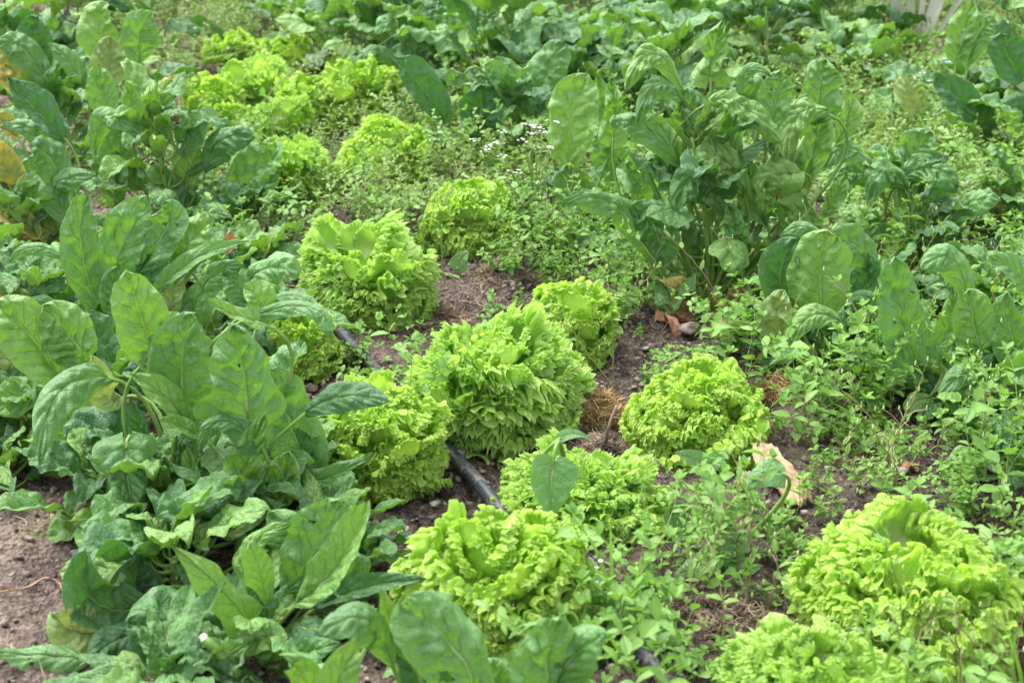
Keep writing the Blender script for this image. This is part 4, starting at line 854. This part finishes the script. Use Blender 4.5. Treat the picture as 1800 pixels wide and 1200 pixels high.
lettuce(455, 565, 58, 150, 'f', 'far small lettuce at upper left behind the back group', 40)
lettuce(348, 458, 165, 270, 'f', 'far frilly lettuce close behind the bolting spinach at upper left', 44)
lettuce(455, 560, 165, 275, 't', 'far toothed lettuce at the front of the back group', 44)
lettuce(560, 660, 62, 150, 'f', 'far frilly lettuce under the dark spinach at top centre', 40)

# ------------------------------------------------------------------ weeds
def small_leaf(mb, p, d, n, L, wd, fold=0.25, droop=0.2):
    d = d / np.linalg.norm(d); s = np.cross(d, n); s /= np.linalg.norm(s) + 1e-9; n = np.cross(s, d)
    pr = [(0, .08), (.25, .85), (.55, 1), (.82, .6), (1, .03)]; V = []; U = []
    for t, w_ in pr:
        c = p + d * L * t - n * (droop * L * t * t)
        for q in (-1, 0, 1): V.append(c + s * (q * w_ * wd) + n * (abs(q) * w_ * wd * fold)); U.append((0.5 + .5 * q, t))
    F = [(a * 3 + q, a * 3 + q + 1, (a + 1) * 3 + q + 1, (a + 1) * 3 + q) for a in range(4) for q in range(2)]
    mb.add(V, F, U)
def weed_template(seed, height, leafL, nstem, kind='c'):
    """returns (stems MB, leaves MB, flowers MB)"""
    r = np.random.default_rng(seed); st, lf, fl = MB(), MB(), MB()
    def shoot(p0, d, L, rad, depth):
        n = max(3, int(L / (leafL * 1.15))); P = [np.array(p0, float)]; dd = np.array(d, float)
        for i in range(n):
            dd = dd + r.normal(0, .16, 3); dd[2] += 0.10; dd /= np.linalg.norm(dd); P.append(P[-1] + dd * L / n)
        st.tube(P, [rad, rad * .5], 3)
        az = r.uniform(0, 6.28)
        for i in range(1, n + 1):
            ax = P[i] - P[i - 1]; ax /= np.linalg.norm(ax); az += 1.57 + r.normal(0, .2)
            if kind == 'c' or r.random() < .5:
                for q in (0, 3.1416):
                    a = az + q; h_ = np.array([math.cos(a), math.sin(a), 0.0]); dl = h_ - ax * h_.dot(ax); dl = dl / (np.linalg.norm(dl) + 1e-9) + ax * r.uniform(.1, .9)
                    s_ = leafL * r.uniform(.6, 1.15) * (0.6 if i == n else 1)
                    small_leaf(lf, P[i], dl, ax * 1.0 + np.array([0, 0, .6]), s_, s_ * r.uniform(.21, .36), r.uniform(.1, .6), r.uniform(-.1, .5))
            if depth > 0 and r.random() < 0.38 and i < n:
                a = r.uniform(0, 6.28); shoot(P[i], dd + np.array([math.cos(a), math.sin(a), .2]) * .9, L * r.uniform(.3, .55), rad * .7, depth - 1)
        e = P[-1]
        for q in range(r.integers(2, 5)):   # terminal tuft
            a = r.uniform(0, 6.28); dl = np.array([math.cos(a), math.sin(a), r.uniform(.6, 1.6)]); small_leaf(lf, e, dl, np.array([-dl[0], -dl[1], 1.0]), leafL * .6, leafL * .17, .3, .0)
        if r.random() < .5:
            for q in range(r.integers(1, 4)):
                a = r.uniform(0, 6.28); c = e + np.array([math.cos(a) * .008, math.sin(a) * .008, r.uniform(.004, .016)])
                st.tube([e, c], [rad * .4, rad * .3], 3); fl.tube([c, c + np.array([0, 0, .0025]), c + np.array([0, 0, .006])], [.0009, .0017, .0006], 5)
    for k in range(nstem):
        a = r.uniform(0, 6.28); lean = r.uniform(.2, 1.2); shoot((r.normal(0, .008), r.normal(0, .008), 0), (math.cos(a) * lean, math.sin(a) * lean, 1), height * r.uniform(.6, 1.15), .0011, 1)
    if not fl.V: fl.tube([(0, 0, .01), (0, 0, .012), (0, 0, .014)], [.001, .0015, .001], 5)
    return st, lf, fl
def weed_objs(seed, h, l, n, leafmat='weed', stem='wstem', kind='c'):
    st, lf, fl = weed_template(seed, h, l, n, kind); return st.build('stems', M[stem]), lf.build('leaves', M[leafmat]), fl.build('buds', M['bud']), (np.vstack(lf.V), np.vstack(lf.F), np.vstack(lf.U)), (np.vstack(st.V), np.vstack(st.F), np.vstack(st.U))
WS = [weed_objs(600 + i, .05 + .014 * (i % 4), .015 + .0025 * (i % 4), 3 + i % 2) for i in range(8)]            # low
WT = [weed_objs(640 + i, .15 + .02 * (i % 4), .021 + .004 * (i % 3), 3 + i % 2, 'weed', 'dstem' if i % 3 == 0 else 'wstem') for i in range(8)]      # tall, leafy
WP = [weed_objs(680 + i, .14 + .02 * (i % 3), .014 + .004 * (i % 3), 4, 'weedpale', 'dstem' if i % 2 else 'wstem') for i in range(5)]   # pale, far
DENS = ["224664433345666666", "113222222334447986", "112222236663444898", "111223355776445899", "222235445876546788", "111124322464577778",
        "111115521323456898", "111112311221236999", "011111212223336999", "001112222356554589", "001112223578754679", "001112234578654479"]
def dens(px, py):
    px = np.clip(px / 100, 0, 17.99); py = np.clip(py / 100, 0, 11.99)
    return np.array([int(DENS[int(b)][int(a)]) for a, b in zip(px, py)]) / 9.0
# the nearest and tallest as things of their own
r = np.random.default_rng(99); x, y = inview(3000, seed=71, y0=1.75, y1=6.2, margin=0.05); PX, PY = pix(x, y)
keep = (PY < 1330) & (r.random(len(x)) < dens(PX, PY) ** 1.6); x, y, PX, PY = [q[keep] for q in (x, y, PX, PY)]
HEADS = [(o.location.x, o.location.y, o['_r']) for o in bpy.data.objects if '_r' in o.keys()]
for o in bpy.data.objects:
    if '_r' in o.keys(): del o['_r']
CLEAR = [(1045, 735, 75), (1055, 790, 60), (1400, 870, 75), (1375, 700, 50), (1385, 930, 50), (700, 925, 85), (800, 862, 70), (740, 600, 70), (800, 540, 60), (640, 640, 45), (690, 700, 40), (1190, 570, 60), (1300, 1090, 60), (1230, 850, 50), (540, 500, 30), (1160, 1170, 40)]
CL = [(gnd(a, b), c) for a, b, c in CLEAR]; CL = [(p.x, p.y, c * pxm(p.y)) for p, c in CL]
def clear_of_heads(x, y, d=0.13):
    if any((x - a) ** 2 + ((y - b) * .6) ** 2 < c * c for a, b, c in CL) and random.random() < .88: return False
    return all((x - a) ** 2 + (y - b) ** 2 > (h * 0.93) ** 2 and not (abs(x - a) < h * .8 and 0 < b - y < h * 1.6 and random.random() < .85) for a, b, h in HEADS)
cnt = 0
for i in range(len(x)):
    if cnt >= 270: break
    if not clear_of_heads(x[i], y[i], .11 if y[i] < 3.8 else .08): continue
    if PX[i] < 480 and PY[i] > 400: continue
    far = y[i] > 4.0
    if PX[i] > 1330 or (PX[i] > 1040 and PY[i] > 880):
        T = WT[r.integers(len(WT))] if not far else WP[r.integers(len(WP))]
        lab = 'leafy green chickweed plant in the overgrown patch on the right' if not far else 'pale thin weed among the spinach rows at upper right'; grp = 'chickweed on the right' if not far else 'pale weeds at upper right'
        sc_ = r.uniform(.55, 1.05) if PY[i] < 860 else r.uniform(.4, .75)
    elif far: T = WP[r.integers(len(WP))]; lab = 'pale thin weed growing between the far lettuces and spinach'; grp = 'pale weeds at the back'; sc_ = r.uniform(.5, 1.1)
    else: T = WS[r.integers(len(WS))] if r.random() < .72 else WT[r.integers(len(WT))]; lab = 'small green chickweed plant growing on the soil between the lettuces'; grp = 'chickweed between the lettuces'; sc_ = r.uniform(.6, 1.1) if T in WS else r.uniform(.4, .65)
    o = ob('chickweed_plant' if not far else 'weed_plant', T[0]); o.location = (x[i], y[i], gz(x[i], y[i]) - .003); o.rotation_euler = (0, 0, r.uniform(0, 6.28)); o.scale = (sc_, sc_, sc_ * r.uniform(.8, 1.15))
    lab = {'chickweed on the right': 'leafy chickweed plant ', 'pale weeds at upper right': 'pale weed ', 'pale weeds at the back': 'pale thin weed ', 'chickweed between the lettuces': 'small chickweed plant '}[grp] + near(PX[i], PY[i])
    tag(o, lab, 'chickweed' if not far else 'weed', 'chickweed plants' if not far else 'pale thin weeds'); ob('foliage', T[1], o); tag(ob('buds', T[2], o), kind='stuff'); cnt += 1
# the rest of the carpet
def carpet(name, tset, n, seed, sel, smin, smax, mat, smat, label):
    r = np.random.default_rng(seed); x, y = inview(n, seed=seed, y1=7.6, margin=.35); PX, PY = pix(x, y)
    keep = sel(x, y, PX, PY, r) ; x, y = x[keep], y[keep]
    Vs, Fs, Us, k = [], [], [], 0; Vt, Ft, kt = [], [], 0
    for a, b in zip(x, y):
        if not clear_of_heads(a, b, .10 if b < 3.8 else .07): continue
        T = tset[r.integers(len(tset))]; s_ = r.uniform(smin, smax); an = r.uniform(0, 6.28); c_, q_ = math.cos(an) * s_, math.sin(an) * s_
        Rm = np.array([[c_, -q_, 0], [q_, c_, 0], [0, 0, s_ * r.uniform(.7, 1.1)]]); off = np.array([a, b, gz(a, b) - .002])
        V, F, U = T[3]; Vs.append(V @ Rm.T + off); Fs.append(F + k); Us.append(U); k += len(V)
        V, F, U = T[4]; Vt.append(V @ Rm.T + off); Ft.append(F + kt); kt += len(V)
    o = tag(ob(name, make_mesh(name, np.vstack(Vs), np.vstack(Fs), M[mat], np.vstack(Us))), label, 'weeds', kind='stuff')
    ob('stems', make_mesh('stems', np.vstack(Vt), np.vstack(Ft), M[smat]), o)
carpet('low_weeds', WS + WT[:3], 8200, 31, lambda x, y, a, b, r: (r.random(len(x)) < 0.03 + dens(a, b) ** 1.2 * (y < 5.2)) & ~((a < 480) & (b > 560)) & (y < 5.2), .55, 1.15, 'weed', 'wstem', 'carpet of small round-leaved weeds on the soil')
carpet('back_weeds', WP, 5200, 37, lambda x, y, a, b, r: (r.random(len(x)) < dens(a, b) ** 1.1) & (y > 3.6) & ~((np.abs(a - 1610) < 60) & (b < 130) & (b > 60)), .5, 1.15, 'weedpale', 'dstem', 'pale tangled weeds covering the ground at the back')

# tall bare stalks, (x0,y0)->(x1,y1), depth from the foot
STALKS = [((560, 270), (420, 235), (330, 150)), ((480, 260), (600, 130), (700, 60)), ((420, 250), (500, 140), (600, 90)), ((300, 130), (350, 60), (400, -10)), ((240, 90), (265, 40), (290, -5)), ((420, 235), (400, 190), (385, 130)),
          ((1080, 150), (1110, 90), (1135, 5)), ((850, 300), (790, 250), (740, 210)), ((990, 440), (1000, 360), (1012, 288)), ((1200, 560), (1150, 460), (1090, 400)), ((1330, 560), (1300, 480), (1250, 400)),
          ((1500, 680), (1525, 620), (1532, 588)), ((1600, 700), (1615, 650), (1640, 605)), ((1680, 850), (1720, 770), (1735, 665)), ((1550, 830), (1580, 760), (1600, 700)), ((1340, 1000), (1250, 960), (1180, 990)),
          ((1560, 600), (1540, 520), (1545, 440)), ((1640, 1150), (1570, 1000), (1565, 950)), ((1690, 1230), (1685, 1150), (1686, 1060)), ((1730, 1200), (1750, 1130), (1745, 1070)), ((1560, 1220), (1590, 1150), (1645, 1085)), ((1450, 1230), (1470, 1160), (1500, 1085)),
          ((1580, 310), (1600, 230), (1610, 180)), ((1690, 160), (1700, 110), (1712, 70)), ((1280, 120), (1300, 60), (1310, 20)), ((1620, 260), (1570, 200), (1520, 160)), ((200, 620), (150, 530), (125, 440)), ((560, 520), (470, 470), (500, 400)), ((1480, 210), (1475, 160), (1480, 120)), ((640, 330), (600, 300), (560, 290))]
_r = np.random.default_rng(404)
_zones = [(300, 700, 60, 330, 8), (1050, 1800, 40, 330, 26), (1450, 1800, 500, 860, 22), (1080, 1400, 480, 640, 8), (1120, 1420, 900, 1130, 9), (700, 1000, 200, 470, 7), (1600, 1800, 1000, 1200, 6)]
for x0_, x1_, y0_, y1_, n_ in _zones:
    for q in range(n_):
        a_ = (_r.uniform(x0_, x1_), _r.uniform(y0_, y1_) + 40); L_ = _r.uniform(70, 190); d_ = _r.normal(0, .6)
        STALKS.append((a_, (a_[0] + L_ * .5 * d_ + _r.normal(0, 8), a_[1] - L_ * .55), (a_[0] + L_ * d_, a_[1] - L_)))
def flower_head(mb_p, mb_b, c, r, s=.0030, n=5):
    for q in range(n):
        a = q * 6.283 / n; dl = np.array([math.cos(a), math.sin(a), .35]); small_leaf(mb_p, c, dl, np.array([-dl[0] * .3, -dl[1] * .3, 1.0]), s * 1.5, s * .62, .1, .1)
STL = ['thin dry stalk crossing the far lettuces', 'thin green stalk among the spinach and chickweed at right', 'slender weed stalk rising from the lettuce bed']
SBUD = []
for i, (a, b, c) in enumerate(STALKS):
    rr2 = np.random.default_rng(50 + i); P0 = gpt(*a); P0.z -= .003; Y0 = P0.y; B = atY(*b, Y0 - .02); T = atY(*c, Y0 - .05)
    mb = MB(); C = through(P0, B, T, np.linspace(0, 1, 16)); C[1:-1] += rr2.normal(0, .0018, (14, 3)); C -= np.array(P0[:]); mb.tube(C, [.0016, .0013, .0007], 5)
    lf, fl = MB(), MB()
    for k in range(3, 16, 2):
        if rr2.random() < .75:
            d = rr2.normal(0, 1, 3); d[2] = abs(d[2]); d /= np.linalg.norm(d); e = C[k] + d * rr2.uniform(.015, .05); mb.tube([C[k], (C[k] + e) / 2 + [0, 0, .004], e], [.0008, .0005], 3)
            if rr2.random() < .6: small_leaf(lf, C[k], d, np.array([0, 0, 1.0]), .022, .005)
            fl.tube([e, e + np.array([0, 0, .003]), e + np.array([0, 0, .008])], [.0010, .0020, .0006], 5)
    j = 0 if a[0] < 620 else (1 if a[0] > 1270 else 2)
    o = ob('weed_stalk', mb.build('weed_stalk', M['dstem' if i % 2 == 0 else 'wstem']), loc=P0); tag(o, ('thin dry brown stalk ' if i % 2 == 0 else 'thin green weed stalk ') + near(*a), 'weed stalk', 'thin weed stalks')
    if lf.V: ob('foliage', lf.build('foliage', M['weed']), o)
    if fl.V: ob('buds', fl.build('buds', M['bud']), o)

# white flowering weeds
def flowering(px, py, heads, label, s=.0027, per=4):
    b = gpt(px, py); rt = root('flowering_weed', b, label, 'flowering weed', 'white flowering weeds'); r = np.random.default_rng(px + py)
    mb, lf = MB(), MB()
    for (hx, hy) in heads:
        e = np.array(atY(hx, hy, b.y + r.uniform(-.05, .05))[:]) - np.array(b[:]); mid = e * .5 + np.array([r.uniform(-.01, .01), 0, .01]); C = through((0, 0, 0), mid, e, np.linspace(0, 1, 9)); mb.tube(C, [.0014, .0008], 4)
        for k in (2, 4, 6):
            d = r.normal(0, 1, 3); d[2] = abs(d[2]) + .2; small_leaf(lf, C[k], d, np.array([0, 0, 1.0]), .022, .006)
        fh = MB()
        for q in range(per): flower_head(fh, None, e + np.array([r.normal(0, .0065), r.normal(0, .0065), r.uniform(0, .004)]), r, s)
        ob('flower_cluster', fh.build('flower_cluster', M['petal']), rt)
    ob('stem', mb.build('stem', M['wstem']), rt); ob('foliage', lf.build('foliage', M['weed']), rt)
flowering(940, 400, [(858, 258), (884, 234), (872, 252), (883, 276), (921, 247), (924, 220), (935, 222), (942, 226), (937, 235), (953, 234), (940, 260), (978, 215), (993, 222), (968, 260)], 'weed with many small white flower clusters in front of the spinach behind centre', per=5)
flowering(920, 400, [(898, 303), (912, 303), (832, 248), (855, 265), (967, 260), (945, 228)], 'low white flowering weed below the larger flower clusters')
flowering(290, 130, [(283, 10), (315, 22), (327, 24), (275, 35), (365, 70), (345, 50), (440, 78), (475, 82), (488, 106), (383, 40), (300, 35)], 'hazy white flowering weed at the top left', per=3)
flowering(1770, 150, [(1745, 35), (1760, 42), (1775, 52), (1765, 50), (1753, 45), (1770, 40)], 'white flowering weed at the top right corner', per=4)
flowering(1600, 260, [(1565, 150), (1590, 170), (1597, 165), (1580, 160), (1620, 130), (1655, 105), (1668, 110), (1635, 145)], 'white flowering weed among the spinach at upper right', per=3)
flowering(1740, 330, [(1735, 280), (1765, 255), (1712, 290), (1755, 285), (1700, 260)], 'white flowering weed by the right edge above the bare stem', per=2)
flowering(1080, 1120, [(1065, 1000), (1072, 1015), (1050, 1040), (1060, 1025), (1075, 990)], 'pale flowering weed right of the large frilly lettuce at bottom centre', per=1)

# broad heart-leaved weeds
def heart_weed(px, py, leaves, label, mat='heart'):
    b = gpt(px, py); PLANTS['hw'] = (root('heart_leaved_weed', b, label, 'weed', 'broad-leaved weeds'), b)
    for (B, Mm, T, wd, db, dt, cp) in leaves: hero('hw', B, Mm, T, wd, 'h', mat, db, dt, cup=cp, puck=.35, wave=.05)
heart_weed(1010, 930, [((972, 812), (968, 860), (970, 912), 80, -.13, -.15, .1), ((985, 770), (1010, 762), (1040, 772), 20, -.1, -.1, .2)], 'broad heart-shaped weed leaf hanging in front of the toothed lettuce')
heart_weed(1310, 960, [((1375, 832), (1345, 835), (1305, 862), 58, -.02, -.05, -.2), ((1300, 960), (1270, 990), (1235, 1010), 60, -.02, -.06, -.1), ((1180, 900), (1195, 935), (1200, 965), 40, 0, -.02, .1)], 'drooping heart-leaved weed in front of the tan bark')
heart_weed(860, 345, [((850, 330), (853, 315), (858, 300), 40, 0, 0, .1), ((790, 318), (770, 325), (755, 338), 24, 0, -.03, .1), ((930, 390), (935, 368), (940, 348), 36, 0, 0, .1), ((965, 385), (958, 362), (950, 345), 30, 0, 0, .1)], 'bluish round-leaved weed below the white flowers')
heart_weed(1240, 825, [((1235, 818), (1215, 805), (1185, 795), 36, -.03, -.05, .1), ((1245, 820), (1262, 805), (1285, 795), 30, -.03, -.03, .1), ((1240, 825), (1250, 840), (1262, 850), 26, -.04, -.08, .1)], 'round-leaved weed in front of the round frilly lettuce')
heart_weed(1280, 610, [((1270, 605), (1283, 598), (1300, 600), 30, 0, 0, .1)], 'small round weed leaf behind the round frilly lettuce')
heart_weed(1250, 1010, [((1250, 1010), (1265, 975), (1300, 960), 56, 0, 0, -.1), ((1240, 1020), (1215, 1000), (1185, 1012), 40, 0, -.03, -.1), ((1290, 1030), (1310, 1000), (1340, 1015), 40, 0, 0, .1)], 'cluster of broad flat weed leaves left of the largest frilly lettuce')
heart_weed(810, 480, [((805, 470), (812, 455), (825, 440), 34, 0, 0, .1), ((745, 500), (748, 512), (752, 525), 20, 0, 0, .1)], 'grey-green weed leaf right of the tall toothed lettuce')
heart_weed(60, 700, [((70, 685), (50, 668), (35, 668), 26, -.1, -.1, .1), ((76, 680), (82, 660), (88, 645), 22, -.1, -.1, .1)], 'two small rounded weed leaves among the pale spinach at left')
heart_weed(1395, 640, [((1390, 600), (1370, 603), (1345, 600), 18, 0, -.02, .1)], 'narrow weed leaf under the pale withering spinach leaf')

# grass tufts
def grass(px, py, blades, label):
    b = gpt(px, py); rt = root('grass_tuft', b, label, 'grass', 'grass tufts')
    for i, (mx, my, tx, ty) in enumerate(blades):
        P0 = Vector((random.uniform(-.01, .01), random.uniform(-.01, .01), 0)); Mm = atY(mx, my, b.y - .02) - b; T = atY(tx, ty, b.y - .06) - b
        C = through(P0, Mm, T, np.linspace(0, 1, 24)); V, F, UV = blade(C, (CAMP - b).normalized() + Vector((random.uniform(-.5, .5), 0, .3)), .0029, 'l', 70 + i, cup=.4, wave=0.0, puck=0, nu=5, nv=24)
        ob('blade', make_mesh('blade', V, F, M['weed'], UV), rt)
grass(1080, 1110, [(1060, 1000, 1000, 905), (1075, 1010, 1072, 900), (1100, 1060, 1150, 1000), (1040, 1040, 960, 960), (1110, 1050, 1130, 960), (1090, 1130, 1000, 1200)], 'grass tuft between the two front lettuces')
grass(1110, 1190, [(1090, 1110, 1010, 1195), (1080, 1130, 1040, 1090), (1120, 1110, 1160, 1040), (1085, 1150, 990, 1180)], 'arching grass blades right of the blurred foreground spinach')
grass(1550, 1260, [(1535, 1150, 1500, 1040), (1560, 1160, 1600, 1120), (1530, 1180, 1440, 1150)], 'blurred grass blades over the bottom toothed lettuce')
grass(1790, 1230, [(1780, 1150, 1800, 1100), (1760, 1180, 1700, 1150), (1790, 1170, 1760, 1090)], 'grass tuft in the bottom right corner')

# ------------------------------------------------------------------ dead leaves, bark
def flat_piece(name, px, py, wpx, hpx, mat, label, cat, rotz=0, tilt=0.5, seed=1, curlA=.3, lift=.012):
    b = gpt(px, py + hpx * .35); r = np.random.default_rng(seed); m = pxm(b.y, py); Wd, L = wpx * m, hpx * m * 1.3
    nu, nv = 17, 21; u, v = np.meshgrid(np.linspace(-.5, .5, nu), np.linspace(0, 1, nv))
    out = (0.65 + 0.35 * np.sin(v * 3.1)) * (1 + .12 * np.sin(v * 11 + r.uniform(0, 6)) * np.sign(u) + .08 * np.sin(v * 23))
    x = u * Wd * out + .1 * Wd * v; y = v * L + .015 * L * np.sin(u * 9) + 0.05 * L * (u + .5); z = curlA * Wd * (np.abs(u) ** 2) * 2 * np.sin(v * 4 + r.uniform(0, 6)) + .012 * vnoise(u * 8 + 9, v * 8 + 9, seed) + .006 * vnoise(u * 22 + 9, v * 22 + 9, seed)
    top = np.stack([x, y * math.cos(tilt), y * math.sin(tilt) + z + lift], 2).reshape(-1, 3); bot = top - np.array([0, 0.0015, .0025])
    F = grid_faces(nu, nv); n = nu * nv
    rim = [i for i in range(nu)] + [i * nu + nu - 1 for i in range(1, nv)] + [n - 1 - i for i in range(1, nu)] + [(nv - 1 - i) * nu for i in range(1, nv - 1)]
    sd = [(rim[i], rim[(i + 1) % len(rim)], rim[(i + 1) % len(rim)] + n, rim[i] + n) for i in range(len(rim))]
    c, s = math.cos(rotz), math.sin(rotz); V = np.vstack([top, bot]); V = np.stack([V[:, 0] * c - V[:, 1] * s, V[:, 0] * s + V[:, 1] * c, V[:, 2]], 1)
    o = ob(name, make_mesh(name, V, np.vstack([F, F[:, ::-1] + n, np.array(sd)]), M[mat]), loc=b); return tag(o, label, cat)
flat_piece('bark_piece', 1412, 852, 66, 135, 'bark', 'tan piece of papery bark lying on soil behind the largest frilly lettuce', 'bark', .35, .20, 6, .10)
for i, (px, py, w_, h_, lab) in enumerate([(1180, 552, 66, 44, 'rusty brown dead leaf at the foot of the tall spinach'), (1212, 566, 58, 36, 'pinkish dead leaf lying by the dusky stone'), (1300, 545, 38, 60, 'tan shrivelled leaf right of the tall spinach stems'),
        (1335, 612, 58, 36, 'crumpled tan leaf behind the round frilly lettuce'), (1380, 650, 48, 32, 'curled tan leaf beside the right straw heap'), (140, 935, 50, 22, 'brown dead leaf scrap on the path by the spinach'), (1318, 870, 24, 20, 'small tan leaf scrap left of the bark piece'), (1600, 835, 30, 20, 'tan leaf scrap among chickweed near the brown clod'), (1215, 500, 30, 24, 'brown withered leaf under the tall spinach plant'), (1300, 495, 26, 34, 'pale withered leaf bending beside the spinach stems')]):
    flat_piece('dead_leaf', px, py, w_, h_, 'deadleaf' if i % 3 < 2 else 'bark', lab, 'dead leaf', i * 1.3, .3, 20 + i, .6)
def twig(pts, rad, mat, label, name='twig'):
    P0 = gpt(*pts[0]); C = [Vector((0, 0, 0.004))]
    for q in pts[1:]:
        if len(q) == 3: g_ = atY(q[0], q[1], P0.y + q[2])
        else: g_ = gpt(*q); g_.z += .004
        C.append(g_ - P0)
    mb = MB(); mb.tube(catmull(C, 6), [rad, rad * .6], 6); tag(ob(name, mb.build(name, M[mat]), loc=P0), label, 'twig')
twig([(1062, 785), (1070, 750, 0), (1084, 712, .01)], .004, 'litter', 'short upright brown twig in front of the golden straw')
twig([(-10, 1050), (50, 1042), (80, 1026), (105, 1030), (110, 1055)], .0012, 'straw', 'thin pale root curling over the bare path at left')
twig([(122, 962), (138, 945), (160, 930)], .006, 'litter', 'grey-brown wood splinter on the path below the spinach')
twig([(1180, 985), (1230, 940), (1290, 890), (1330, 850)], .003, 'dstem', 'long bare pinkish stalk lying left of the largest lettuce')
twig([(1270, 828), (1300, 826), (1330, 822)], .0022, 'straw', 'pale straw stalk lying in front of the round frilly lettuce')
